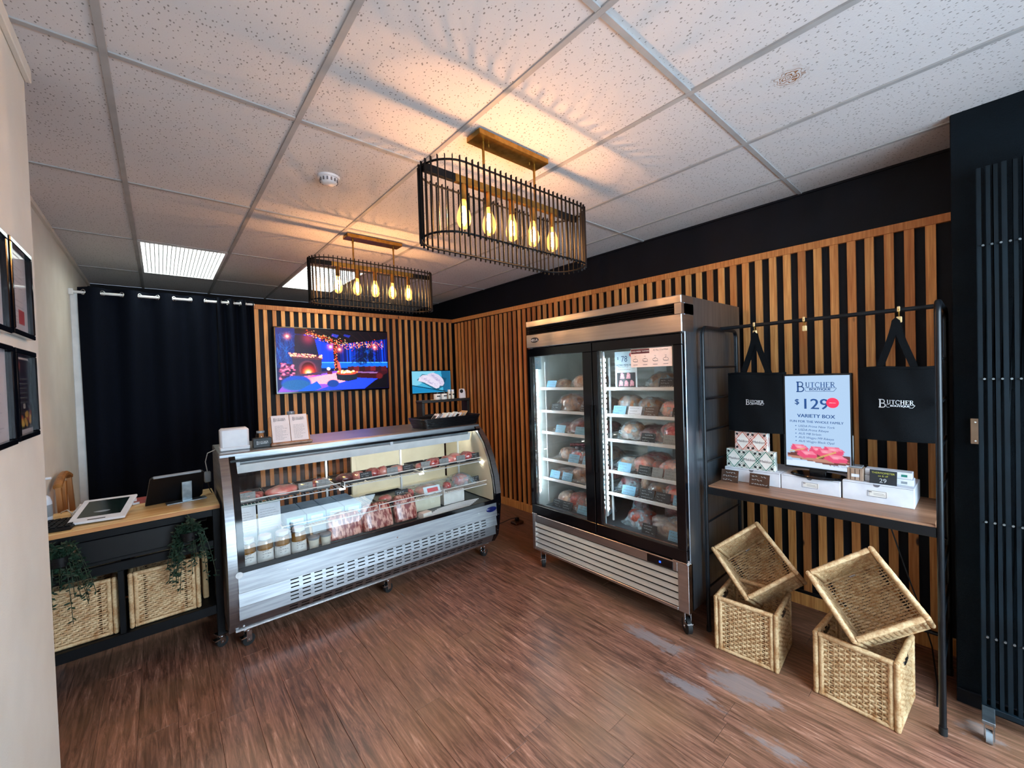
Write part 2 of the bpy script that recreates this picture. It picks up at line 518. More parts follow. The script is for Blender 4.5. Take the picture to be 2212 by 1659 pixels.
# slats: warm cedar, each slat its own tone, long grain, a few knots
def slat_mat():
    m, nt, out = new_mat('slat_wood'); L = nt.links
    p = nd(nt, 'ShaderNodeBsdfPrincipled', Roughness=.55)
    tc = nd(nt, 'ShaderNodeTexCoord'); oi = nd(nt, 'ShaderNodeObjectInfo')
    off = nd(nt, 'ShaderNodeVectorMath', operation='SCALE'); off.inputs[0].default_value = (13.7, 7.1, 29.3)
    L.new(oi.outputs['Random'], off.inputs['Scale'])
    add = nd(nt, 'ShaderNodeVectorMath', operation='ADD')
    L.new(tc.outputs['Object'], add.inputs[0]); L.new(off.outputs[0], add.inputs[1])
    mp = nd(nt, 'ShaderNodeMapping'); mp.inputs['Scale'].default_value = (1, 1, .045)
    L.new(add.outputs[0], mp.inputs['Vector'])
    g = nd(nt, 'ShaderNodeTexNoise', Scale=90.0, Detail=5.0); L.new(mp.outputs[0], g.inputs['Vector'])
    cr = nd(nt, 'ShaderNodeValToRGB')
    cr.color_ramp.elements[0].position = .25; cr.color_ramp.elements[0].color = rgba(hx('#bd7336'))
    cr.color_ramp.elements[1].position = .75; cr.color_ramp.elements[1].color = rgba(hx('#f2b874'))
    L.new(g.outputs[0], cr.inputs['Fac'])
    tone = nd(nt, 'ShaderNodeValToRGB')
    els = tone.color_ramp.elements
    els[0].color = rgba((.62, .46, .36)); els[1].color = rgba((1.12, 1.05, .92))
    e = els.new(.3); e.color = rgba((.9, .72, .58))
    e = els.new(.6); e.color = rgba((1.0, .95, .86))
    L.new(oi.outputs['Random'], tone.inputs['Fac'])
    mu = nd(nt, 'ShaderNodeMix', data_type='RGBA', blend_type='MULTIPLY'); mu.inputs[0].default_value = 1
    L.new(cr.outputs[0], mu.inputs[6]); L.new(tone.outputs[0], mu.inputs[7])
    mp2 = nd(nt, 'ShaderNodeMapping'); mp2.inputs['Scale'].default_value = (6, 6, 2.2)
    L.new(add.outputs[0], mp2.inputs['Vector'])
    vo = nd(nt, 'ShaderNodeTexVoronoi', Scale=1.0); L.new(mp2.outputs[0], vo.inputs['Vector'])
    kn = nd(nt, 'ShaderNodeMapRange'); kn.inputs['From Min'].default_value = .035; kn.inputs['From Max'].default_value = .07
    kn.inputs['To Min'].default_value = 1; kn.inputs['To Max'].default_value = 0
    L.new(vo.outputs['Distance'], kn.inputs['Value'])
    mk = nd(nt, 'ShaderNodeMix', data_type='RGBA'); mk.inputs[7].default_value = rgba(hx('#3a1a0c'))
    L.new(kn.outputs[0], mk.inputs[0]); L.new(mu.outputs[2], mk.inputs[6])
    L.new(mk.outputs[2], p.inputs['Base Color'])
    bp = nd(nt, 'ShaderNodeBump', Strength=.15, Distance=.002); L.new(g.outputs[0], bp.inputs['Height']); L.new(bp.outputs[0], p.inputs['Normal'])
    L.new(p.outputs[0], out.inputs[0])
slat_mat()

def floor_mat():
    m, nt, out = new_mat('plank_wood'); L = nt.links
    p = nd(nt, 'ShaderNodeBsdfPrincipled')
    ge = nd(nt, 'ShaderNodeNewGeometry'); oi = nd(nt, 'ShaderNodeObjectInfo')
    off = nd(nt, 'ShaderNodeVectorMath', operation='SCALE'); off.inputs[0].default_value = (9.7, 27.1, 0)
    L.new(oi.outputs['Random'], off.inputs['Scale'])
    add = nd(nt, 'ShaderNodeVectorMath', operation='ADD')
    L.new(ge.outputs['Position'], add.inputs[0]); L.new(off.outputs[0], add.inputs[1])
    mp = nd(nt, 'ShaderNodeMapping'); mp.inputs['Scale'].default_value = (1, .075, 1); L.new(add.outputs[0], mp.inputs['Vector'])
    g = nd(nt, 'ShaderNodeTexNoise', Scale=52.0, Detail=8.0, Roughness=.72, Distortion=.8); L.new(mp.outputs[0], g.inputs['Vector'])
    cr = nd(nt, 'ShaderNodeValToRGB'); els = cr.color_ramp.elements
    els[0].position = .27; els[0].color = rgba(hx('#2e1d18'))
    els[1].position = .74; els[1].color = rgba(hx('#cfa48e'))
    e = els.new(.44); e.color = rgba(hx('#664538'))
    e = els.new(.58); e.color = rgba(hx('#966856'))
    L.new(g.outputs[0], cr.inputs['Fac'])
    hs = nd(nt, 'ShaderNodeHueSaturation')
    vr = nd(nt, 'ShaderNodeMapRange'); vr.inputs['To Min'].default_value = .82; vr.inputs['To Max'].default_value = 1.15
    L.new(oi.outputs['Random'], vr.inputs['Value']); L.new(vr.outputs[0], hs.inputs['Value']); L.new(cr.outputs[0], hs.inputs['Color'])
    # worn, greyed patches where the surface has rubbed off along the cabinet
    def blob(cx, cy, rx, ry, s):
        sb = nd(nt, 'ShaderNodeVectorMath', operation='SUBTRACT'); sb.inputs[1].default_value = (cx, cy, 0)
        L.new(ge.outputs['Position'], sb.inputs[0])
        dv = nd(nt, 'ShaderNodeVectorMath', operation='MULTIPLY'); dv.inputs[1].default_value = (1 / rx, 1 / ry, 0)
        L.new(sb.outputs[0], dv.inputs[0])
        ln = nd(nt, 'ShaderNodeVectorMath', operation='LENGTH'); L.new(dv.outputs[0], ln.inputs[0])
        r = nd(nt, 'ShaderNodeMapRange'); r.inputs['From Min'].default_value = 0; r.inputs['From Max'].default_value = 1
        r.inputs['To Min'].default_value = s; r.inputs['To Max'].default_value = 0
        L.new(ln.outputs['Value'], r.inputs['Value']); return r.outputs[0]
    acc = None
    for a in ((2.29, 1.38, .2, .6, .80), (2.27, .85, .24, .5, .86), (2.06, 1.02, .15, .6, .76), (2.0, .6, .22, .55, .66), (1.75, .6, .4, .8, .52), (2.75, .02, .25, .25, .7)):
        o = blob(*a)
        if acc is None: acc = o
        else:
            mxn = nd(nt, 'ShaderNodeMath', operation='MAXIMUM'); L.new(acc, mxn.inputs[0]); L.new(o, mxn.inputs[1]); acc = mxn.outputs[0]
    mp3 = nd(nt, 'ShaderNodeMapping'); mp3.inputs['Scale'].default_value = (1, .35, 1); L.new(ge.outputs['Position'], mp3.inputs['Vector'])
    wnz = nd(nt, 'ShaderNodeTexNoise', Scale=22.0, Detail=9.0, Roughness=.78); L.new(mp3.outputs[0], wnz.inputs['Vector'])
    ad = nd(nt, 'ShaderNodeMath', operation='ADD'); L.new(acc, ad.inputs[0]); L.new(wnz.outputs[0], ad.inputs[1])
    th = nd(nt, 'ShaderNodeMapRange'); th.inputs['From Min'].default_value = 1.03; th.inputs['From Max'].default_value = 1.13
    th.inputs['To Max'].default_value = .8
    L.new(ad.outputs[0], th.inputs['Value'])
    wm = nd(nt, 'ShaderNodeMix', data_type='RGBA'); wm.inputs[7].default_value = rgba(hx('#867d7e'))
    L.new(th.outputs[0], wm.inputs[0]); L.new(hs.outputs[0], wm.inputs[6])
    # broad, soft tan blotches mixed over the planks by large-scale noise
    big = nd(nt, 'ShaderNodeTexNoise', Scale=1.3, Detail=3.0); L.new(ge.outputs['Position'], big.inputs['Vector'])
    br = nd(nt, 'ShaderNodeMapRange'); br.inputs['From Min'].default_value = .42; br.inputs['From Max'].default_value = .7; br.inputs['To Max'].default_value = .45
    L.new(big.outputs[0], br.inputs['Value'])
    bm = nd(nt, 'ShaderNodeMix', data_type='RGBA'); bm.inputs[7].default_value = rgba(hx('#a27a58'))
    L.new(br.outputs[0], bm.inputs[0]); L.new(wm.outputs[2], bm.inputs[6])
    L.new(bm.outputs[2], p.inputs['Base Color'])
    rr = nd(nt, 'ShaderNodeMapRange'); rr.inputs['To Min'].default_value = .2; rr.inputs['To Max'].default_value = .5
    L.new(g.outputs[0], rr.inputs['Value'])
    rw = nd(nt, 'ShaderNodeMath', operation='MULTIPLY_ADD'); rw.inputs[1].default_value = .35; L.new(th.outputs[0], rw.inputs[0]); L.new(rr.outputs[0], rw.inputs[2])
    L.new(rw.outputs[0], p.inputs['Roughness'])
    bp = nd(nt, 'ShaderNodeBump', Strength=.12, Distance=.002); L.new(g.outputs[0], bp.inputs['Height']); L.new(bp.outputs[0], p.inputs['Normal'])
    L.new(p.outputs[0], out.inputs[0])
floor_mat()

def tile_mat(name, stain=False):
    m, nt, out = new_mat(name); L = nt.links
    p = nd(nt, 'ShaderNodeBsdfPrincipled', Roughness=.9)
    ge = nd(nt, 'ShaderNodeNewGeometry')
    mp = nd(nt, 'ShaderNodeMapping'); mp.inputs['Scale'].default_value = (80, 52, 1); mp.inputs['Rotation'].default_value = (0, 0, .5)
    L.new(ge.outputs['Position'], mp.inputs['Vector'])
    v = nd(nt, 'ShaderNodeTexVoronoi', Scale=1.0, Randomness=1.0); v.voronoi_dimensions = '2D'
    L.new(mp.outputs[0], v.inputs['Vector'])
    wn_ = nd(nt, 'ShaderNodeTexWhiteNoise'); L.new(v.outputs['Position'], wn_.inputs['Vector'])
    rad = nd(nt, 'ShaderNodeMapRange'); rad.inputs['To Min'].default_value = -.12; rad.inputs['To Max'].default_value = .24
    L.new(wn_.outputs['Value'], rad.inputs['Value'])
    ls = nd(nt, 'ShaderNodeMath', operation='LESS_THAN'); L.new(v.outputs['Distance'], ls.inputs[0]); L.new(rad.outputs[0], ls.inputs[1])
    mx = nd(nt, 'ShaderNodeMix', data_type='RGBA'); mx.inputs[6].default_value = rgba(hx('#d0cdce')); mx.inputs[7].default_value = rgba(hx('#8b8785'))
    L.new(ls.outputs[0], mx.inputs[0])
    src = mx.outputs[2]
    if stain:
        sb = nd(nt, 'ShaderNodeVectorMath', operation='SUBTRACT'); sb.inputs[1].default_value = (2.018, .517, 0)
        L.new(ge.outputs['Position'], sb.inputs[0])
        nz = nd(nt, 'ShaderNodeTexNoise', Scale=34.0, Detail=1.0); L.new(ge.outputs['Position'], nz.inputs['Vector'])
        fl = nd(nt, 'ShaderNodeVectorMath', operation='MULTIPLY'); fl.inputs[1].default_value = (1, 1.0, 0); L.new(sb.outputs[0], fl.inputs[0])
        ln = nd(nt, 'ShaderNodeVectorMath', operation='LENGTH'); L.new(fl.outputs[0], ln.inputs[0])
        d = nd(nt, 'ShaderNodeMath', operation='MULTIPLY_ADD'); L.new(nz.outputs[0], d.inputs[0]); d.inputs[1].default_value = .06; L.new(ln.outputs['Value'], d.inputs[2])
        wv = nd(nt, 'ShaderNodeMath', operation='SINE'); m6 = nd(nt, 'ShaderNodeMath', operation='MULTIPLY'); m6.inputs[1].default_value = 420
        L.new(d.outputs[0], m6.inputs[0]); L.new(m6.outputs[0], wv.inputs[0])
        ring = nd(nt, 'ShaderNodeMapRange'); ring.inputs['From Min'].default_value = .0; ring.inputs['From Max'].default_value = .8; L.new(wv.outputs[0], ring.inputs['Value'])
        fa = nd(nt, 'ShaderNodeMapRange'); fa.inputs['From Min'].default_value = .065; fa.inputs['From Max'].default_value = .1; fa.inputs['To Min'].default_value = 1.0; fa.inputs['To Max'].default_value = 0
        L.new(d.outputs[0], fa.inputs['Value'])
        mm = nd(nt, 'ShaderNodeMath', operation='MULTIPLY'); L.new(ring.outputs[0], mm.inputs[0]); L.new(fa.outputs[0], mm.inputs[1])
        ms = nd(nt, 'ShaderNodeMix', data_type='RGBA'); ms.inputs[7].default_value = rgba(hx('#8f5a28'))
        L.new(mm.outputs[0], ms.inputs[0]); L.new(src, ms.inputs[6]); src = ms.outputs[2]
    L.new(src, p.inputs['Base Color'])
    nb = nd(nt, 'ShaderNodeTexNoise', Scale=160.0, Detail=2.0); L.new(ge.outputs['Position'], nb.inputs['Vector'])
    bp = nd(nt, 'ShaderNodeBump', Strength=.25, Distance=.003); L.new(nb.outputs[0], bp.inputs['Height']); L.new(bp.outputs[0], p.inputs['Normal'])
    L.new(p.outputs[0], out.inputs[0])
tile_mat('ceiling_tile_white'); tile_mat('ceiling_tile_stained', True)

def rattan_mat(name, c1, c2):
    m, nt, out = new_mat(name); L = nt.links
    p = nd(nt, 'ShaderNodeBsdfPrincipled', Roughness=.5)
    tc = nd(nt, 'ShaderNodeTexCoord')
    nz = nd(nt, 'ShaderNodeTexNoise', Scale=22.0, Detail=4.0); L.new(tc.outputs['Object'], nz.inputs['Vector'])
    n2 = nd(nt, 'ShaderNodeTexNoise', Scale=120.0, Detail=2.0); L.new(tc.outputs['Object'], n2.inputs['Vector'])
    a = nd(nt, 'ShaderNodeMath', operation='MULTIPLY_ADD'); a.inputs[1].default_value = .6; L.new(n2.outputs[0], a.inputs[0]); L.new(nz.outputs[0], a.inputs[2])
    mr = nd(nt, 'ShaderNodeMapRange'); mr.inputs['From Min'].default_value = .55; mr.inputs['From Max'].default_value = 1.05; L.new(a.outputs[0], mr.inputs['Value'])
    mx = nd(nt, 'ShaderNodeMix', data_type='RGBA'); mx.inputs[6].default_value = rgba(hx(c1)); mx.inputs[7].default_value = rgba(hx(c2))
    L.new(mr.outputs[0], mx.inputs[0]); L.new(mx.outputs[2], p.inputs['Base Color']); L.new(p.outputs[0], out.inputs[0])
rattan_mat('rattan', '#e2c79c', '#a5774a')

mat('black_paint', '#040a15', '#030710', rough=.6, spec=.25, ns=6, bump=.25, bs=220)
mat('pillar_paint', '#08131a', '#050d13', rough=.65, spec=.12, ns=5, bump=.5, bs=260)
mat('cream_paint', '#e2dbd0', '#dad2c6', rough=.6, ns=4, bump=.2, bs=180)
mat('grey_plaster', '#8a867f', rough=.8)
mat('ceiling_void', '#45433f', rough=.9)
mat('subfloor', '#2a1c16', '#1c120d', rough=.8)
mat('t_bar_white', '#a9a8a8', '#9c9b9b', rough=.55, ns=8)
mat('white_enamel', '#e4e5e6', '#d6d8da', rough=.35, ns=10)
mat('white_plastic', '#dcdde2', '#d0d2d8', rough=.4, ns=12)
mat('white_card', '#dfe0e6', '#d2d4dc', rough=.65, ns=14)
mat('paper', '#e6dcdc', '#ddd2d2', rough=.75, ns=10)
mat('steel', (.56, .55, .54), (.47, .46, .46), rough=.26, metal=1, ns=60, stretch=(.06, .06, 1), rough2=.38)
mat('steel_brushed', (.40, .41, .43), (.30, .31, .33), rough=.27, metal=1, ns=60, stretch=(.06, .06, 1), rough2=.55)
mat('louver_steel', (.74, .72, .68), (.66, .64, .60), rough=.4, metal=1, ns=60, stretch=(.06, .06, 1), rough2=.5)
mat('steel_vertical', (.36, .42, .48), (.27, .32, .38), rough=.3, metal=1, ns=60, stretch=(1, 1, .05), rough2=.42)
mat('steel_dark', (.33, .32, .32), (.26, .25, .25), rough=.34, metal=1, ns=40, stretch=(.08, .08, 1), rough2=.45)
mat('chrome', (.72, .73, .74), (.6, .61, .62), rough=.16, metal=1, ns=30)
mat('brass', '#b08a48', '#8f6c30', rough=.3, metal=1, ns=25, rough2=.42)
mat('black_metal', '#080a0e', '#050609', rough=.5, spec=.18, metal=0, ns=18)
mat('rack_metal', '#0c1218', '#080c11', rough=.36, metal=.3, ns=18)
mat('black_plastic', '#06080c', '#040508', rough=.4, spec=.3, ns=15)
mat('black_gloss', '#06070b', '#04050a', rough=.12, ns=15)
mat('rubber', '#101113', '#0a0a0c', rough=.7, ns=30)
mat('dark_inside', '#0a0b0d', '#060708', rough=.8)
mat('liner_cream', '#e4dcc4', '#d9d0b6', rough=.45, ns=5)
mat('liner_grey', '#dfe5e2', '#cbd2ce', rough=.32, ns=5)
mat('deck_grey', '#5b666e', '#4b555c', rough=.35, ns=8, metal=.3)
mat('oak_top', '#e6c890', '#cfa668', rough=.45, ns=26, stretch=(.08, 1, 1), detail=6)
mat('oak_edge', '#c88a52', '#a86c3a', rough=.5, ns=30, stretch=(.1, 1, 1))
mat('walnut_shelf', '#ab7e61', '#7e573f', rough=.4, ns=28, stretch=(1, .08, 1), detail=6)
mat('chair_wood', '#a9713a', '#865426', rough=.45, ns=26, stretch=(1, 1, .1), detail=6)
mat('menu_wood', '#c98a56', '#a86a3a', rough=.5, ns=26, stretch=(1, 1, .2))
mat('curtain_cloth', '#060c1a', '#040913', rough=.9, spec=.12, ns=90, bump=.3, bs=500)
mat('bag_cloth', '#05080c', '#030508', rough=.85, spec=.15, ns=120, bump=.5, bs=700)
mat('tray_black', '#0c0e12', '#08090c', rough=.3, ns=20)
mat('stand_dark', '#17100d', '#0e0a08', rough=.5, ns=30)
mat('slate_tag', '#14171b', '#1c2025', rough=.6, ns=40)
mat('grey_tag', '#8f9292', '#7f8282', rough=.6, ns=40)
mat('blue_tag', '#7fb2cf', '#6ea3c2', rough=.45, ns=20)
mat('brown_tag', '#4a2c1c', '#34200f', rough=.5, ns=30, stretch=(1, .2, 1))
mat('chalk', '#c9cdd0', '#aab0b4', rough=.9, ns=60)
mat('chalk_yellow', '#c9c65a', '#b3b045', rough=.9, ns=60)
mat('ink_grey', '#6d6a70', '#5c5960', rough=.8)
mat('ink_black', '#1d1c20', '#151418', rough=.8)
mat('ink_blue', '#16467e', '#123a6c', rough=.5, emit='#123a6c', es=.5)
mat('ink_blue_print', '#2f5d86', '#28527a', rough=.6)
mat('logo_white', '#dfe3e6', '#cfd3d8', rough=.7)
mat('badge_red', '#e0284a', '#cc2040', rough=.5, emit='#e0284a', es=.6)
mat('badge_red_print', '#cc4a52', '#bb3f48', rough=.5)
mat('maroon_print', '#5c2630', '#4e1f28', rough=.6)
mat('poster_peach', '#f0e2dc', '#ead8d0', rough=.6)
mat('poster_white', '#d3e6ee', '#c6dde8', rough=.6)
mat('red_paper', '#9a2f2c', '#842523', rough=.6)
mat('orange_print', '#c8573a', '#b84c30', rough=.6)
mat('green_print', '#14796a', '#106a5c', rough=.6)
mat('carton_blue', '#8fb6cd', '#7da6c0', rough=.5)
mat('carton_white', '#e6e2dc', '#dcd7d0', rough=.6)
mat('tan_card', '#c9a679', '#b8946a', rough=.7)
mat('crate_wood', '#a58a76', '#8c705c', rough=.6, ns=40, stretch=(1, 1, .2))
mat('leaf', '#1f3d2b', '#12271c', rough=.5, ns=40, rand=.25)
mat('stem', '#2d3a22', '#1d2717', rough=.6)
mat('soil', '#1b130e', '#0f0a07', rough=.9, bump=.8)
mat('screen_dark', '#10201f', '#0b1716', rough=.12, ns=6)
mat('clear_gel', '#cfd8e2', '#bcc6d4', rough=.15, ns=10)
mat('cable_white', '#c9c8c4', rough=.5)
mat('cable_black', '#0b0b0d', rough=.5)
mat('switch_beige', '#c9ae92', '#bda184', rough=.5)
mat('blue_badge', '#16205c', '#101848', rough=.25)
mat('gate_metal', '#0b1a22', '#061118', rough=.55, spec=.2, metal=.0, ns=30, stretch=(1, 1, .2))
mat('galvanised', '#9aa4aa', '#7c868c', rough=.35, metal=.9, ns=20)
mat('meat_red', '#9c2c30', '#cf8078', rough=.3, ns=34, stretch=(1, 2.4, 1), coat=.6, lo=.42, hi=.62, detail=5, rand=.15)
mat('meat_pink', '#d9736b', '#e9b3a4', rough=.3, ns=18, coat=.6, lo=.4, hi=.65, detail=5, rand=.12)
mat('meat_dark', '#4c1c20', '#96525a', rough=.3, ns=36, coat=.6, lo=.4, hi=.66, detail=5, rand=.15)
mat('meat_marbled', '#7e2b2a', '#d8a494', rough=.32, ns=44, stretch=(1.6, 1, .5), coat=.4, lo=.45, hi=.58, detail=6, rand=.08)
mat('meat_brown', '#5e3a2a', '#9c6c48', rough=.35, ns=34, coat=.5, rand=.15)
mat('poultry', '#cdb096', '#9a6a58', rough=.35, ns=30, coat=.5, rand=.12)
mat('sausage', '#a08a7c', '#6a4e48', rough=.35, ns=30, coat=.6, rand=.12)
mat('chili_rub', '#a33a20', '#6a2416', rough=.45, ns=60, coat=.4, rand=.1, bump=.8, bs=120)
mat('fat_cream', '#e6d3ae', '#d8c096', rough=.4, ns=20)
mat('honey', '#9a6c30', '#7a4e1e', rough=.12, ns=12, coat=.8)
mat('jar_label', '#dfe0de', '#d2d4d2', rough=.55)
mat('cup_cream', '#d8d2c2', '#cac3b2', rough=.4)
mat('lid_clear', '#8b9298', '#7b8288', rough=.2, ns=12)
mat('gold', '#b98f3e', '#9c7630', rough=.3, metal=1, ns=30)
glass_mat('pane_glass', (.97, .99, .985), 1.5)
glass_mat('case_glass', (.97, .985, .98), 1.5, boost=1.15)
glass_mat('bulb_glass', (1.0, .9, .72), 1.4, glow=(1.0, .5, .12))
glass_mat('jar_glass', (.93, .95, .95), 1.45, boost=1.3)
glass_mat('picture_glass', (.99, .99, .99), 1.4, boost=.45)
film_mat('film', '#d2d8da', .26)
film_mat('film_blue', '#b4d0dc', .34)
picture_mat('screen_tv', 2.1)
picture_mat('screen_bright', .9)
picture_mat('print_picture', 0)
glow_mat('filament', (1.0, .58, .2), 80)
glow_mat('led_cool', (.72, .9, 1.0), 70)
glow_mat('led_warm', (1.0, .95, .84), 34)
glow_mat('troffer_glow', (.90, 1.0, .93), 11)
glow_mat('display_blue', (.02, .08, 1.0), 3)

for n_ in ('screen_tv', 'screen_bright', 'filament', 'bulb_glass', 'display_blue', 'ink_blue', 'badge_red'):
    M[n_].cycles.emission_sampling = 'NONE'

# ================================================================== THE SETTING
CZ = 2.88
LX0, LXN = -0.575, -0.34        # far and near left wall faces
RX = 3.40                      # right wall plane behind the slats
YB = 6.55                      # far wall of the room behind the partition
YF = -1.65                     # storefront wall behind the camera

# ---- floor with planks
fl = struct('floor', B().box(-.75, 3.5, YF - .1, YB + .1, -.12, -.012), 'subfloor')
pw, pl = .152, 1.22
plank_proto = None
random.seed(11)
ix = 0
x = -.60
meshes = {}
while x < RX - .02:
    x1 = min(x + pw, RX)
    offs = {9: .6, 11: .62, 12: .6}.get(ix, random.uniform(0, pl))
    y = YF - offs
    while y < YB:
        a, b_ = max(y, YF), min(y + pl, YB)
        if b_ - a > .03:
            key = (round(x1 - x, 3), round(b_ - a, 3))
            if key in meshes:
                o = bpy.data.objects.new('plank', meshes[key]); COL.objects.link(o)
                o.parent = fl; o.matrix_parent_inverse = PM[fl.name].inverted()
                o.location = ((x + x1) / 2, (a + b_) / 2, -.012)
            else:
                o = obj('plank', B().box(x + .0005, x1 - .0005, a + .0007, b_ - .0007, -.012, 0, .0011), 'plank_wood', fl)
                meshes[key] = o.data
        y += pl
    x += pw; ix += 1

# ---- ceiling: slab, tiles in a metal grid
ce = struct('ceiling', B().box(-.75, 3.5, YF - .1, YB + .1, CZ + .03, CZ + .1), 'ceiling_void')
gx = [-.738 + .628 * k for k in range(0, 8)]
gy = [.82 + 1.208 * k for k in range(-3, 6)]
xs = [LX0] + [g for g in gx if LX0 + .02 < g < RX] + [RX]
ys = [YF] + [g for g in gy if YF < g < YB] + [YB]
LIGHT_CELLS = [(-.11, 4.444), (1.146, 4.444)]
tm = {}
for i in range(len(xs) - 1):
    for j in range(len(ys) - 1):
        x0, x1, y0, y1 = xs[i], xs[i + 1], ys[j], ys[j + 1]
        if any(abs(x0 - a) < .05 and abs(y0 - b) < .05 for a, b in LIGHT_CELLS): continue
        stained = x0 < 2.018 < x1 and y0 < .517 < y1
        lift = .0 if not (abs(x0 - 1.146) < .05 and abs(y0 + .388) < .05) else .004
        key = (round(x1 - x0, 2), round(y1 - y0, 2))
        if key in tm and not stained:
            o = bpy.data.objects.new('ceiling_tile', tm[key]); COL.objects.link(o)
            o.parent = ce; o.matrix_parent_inverse = PM[ce.name].inverted()
            o.location = ((x0 + x1) / 2, (y0 + y1) / 2, CZ + lift)
        else:
            o = obj('ceiling_tile', B().box(x0 + .004, x1 - .004, y0 + .004, y1 - .004, CZ + lift, CZ + .016 + lift, .002),
                    'ceiling_tile_stained' if stained else 'ceiling_tile_white', ce)
            if not stained: tm[key] = o.data
for g in xs[1:-1]:
    obj('grid_runner', B().box(g - .012, g + .012, YF, YB, CZ - .007, CZ + .012, .001), 't_bar_white', ce)
for g in ys[1:-1]:
    for i in range(len(xs) - 1):
        obj('grid_cross_bar', B().box(xs[i] + .012, xs[i + 1] - .012, g - .012, g + .012, CZ - .006, CZ + .012, .001), 't_bar_white', ce)

# ---- walls
wr = struct('wall_right', B().box(RX, RX + .1, .1, YB, 0, CZ), 'black_paint')
wb = struct('wall_back', B().box(-.75, 3.5, YB, YB + .1, 0, CZ), 'black_paint')
wp = struct('wall_partition', B().box(.80, RX, 5.272, 5.36, 0, 2.55), 'black_paint')
wl = struct('wall_left', B().box(-.75, LX0, 2.3, YB, 0, CZ), 'cream_paint')
wn_l = struct('wall_left_near', B().box(-.75, LXN, YF, 2.318, 0, CZ, .004), 'cream_paint')
wpil = struct('wall_right_near', B().box(2.95, 3.5, YF, .10, 0, CZ, .004), 'pillar_paint')
# storefront wall with its window opening
wf = struct('wall_front', B().box(-.75, .0, YF - .1, YF, 0, CZ).box(2.75, 3.5, YF - .1, YF, 0, CZ)
            .box(0, 2.75, YF - .1, YF, 0, .3).box(0, 2.75, YF - .1, YF, 2.68, CZ), 'cream_paint')
w1 = struct('window_1', B().box(0, 2.75, YF - .07, YF - .03, .3, .35).box(0, 2.75, YF - .07, YF - .03, 2.63, 2.68)
            .box(0, .05, YF - .07, YF - .03, .35, 2.63).box(2.70, 2.75, YF - .07, YF - .03, .35, 2.63)
            .box(1.35, 1.40, YF - .07, YF - .03, .35, 2.63), 'black_metal')
obj('window_pane', B().box(.05, 1.35, YF - .055, YF - .049, .35, 2.63), 'pane_glass', w1)
obj('window_pane', B().box(1.40, 2.70, YF - .055, YF - .049, .35, 2.63), 'pane_glass', w1)
# wall angle strips under the ceiling
struct('trim_1', B().box(LX0, LX0 + .02, 2.32, YB, CZ - .03, CZ), 'cream_paint')
struct('trim_2', B().box(RX - .012, RX, .1, YB, CZ - .014, CZ), 'black_paint')
struct('trim_3', B().box(LXN, LXN + .018, YF, 2.318, CZ - .05, CZ, .003), 'cream_paint')
# white door frame post at the curtained opening
struct('trim_4', B().box(-.575, -.505, 5.255, 5.33, 0, 2.56, .004).box(-.505, -.49, 5.27, 5.31, 0, 2.53, .002), 'white_enamel')
# white tie of the floor to the wall: skirting of the slat panels are the wooden base rails below

# ---- slats on the right wall
def tilt_rail(y0, y1, zb0, zb1, h, x0, x1):
    b = B()
    vs = []
    for y, zb in ((y0, zb0), (y1, zb1)):
        vs += [(x0, y, zb), (x1, y, zb), (x1, y, zb + h), (x0, y, zb + h)]
    return b.add(vs, [(0, 1, 2, 3), (7, 6, 5, 4), (0, 4, 5, 1), (1, 5, 6, 2), (2, 6, 7, 3), (3, 7, 4, 0)])
ymid = 2.62
obj('top_rail', tilt_rail(.104, ymid, 2.472, 2.494, .047, RX - .027, RX), 'slat_wood', wr)
obj('top_rail', tilt_rail(ymid + .002, 5.25, 2.494, 2.520, .05, RX - .027, RX), 'slat_wood', wr)
obj('base_rail', B().box(RX - .024, RX, .104, 5.25, 0, .095, .002), 'slat_wood', wr)
sl = obj('slat', B().box(RX - .02, RX, .194 - .022, .194 + .022, .09, 2.5, .001), 'slat_wood', wr)
for k in range(1, 57):
    o = sl.copy(); COL.objects.link(o); o.location.y = sl.location.y + .089 * k + random.uniform(-.002, .002)
# ---- slats on the partition
obj('top_rail', B().box(.80, RX - .02, 5.245, 5.272, 2.519, 2.57, .002), 'slat_wood', wp)
obj('base_rail', B().box(.80, RX - .02, 5.248, 5.272, 0, .095, .002), 'slat_wood', wp)
obj('end_board', B().box(.808, .852, 5.246, 5.36, .095, 2.519, .002), 'slat_wood', wp)
sl2 = obj('slat', B().box(.918 - .0195, .918 + .0195, 5.252, 5.272, .09, 2.53, .001), 'slat_wood', wp)
for k in range(1, 28):
    o = sl2.copy(); COL.objects.link(o); o.location.x = sl2.location.x + .0897 * k + random.uniform(-.002, .002)

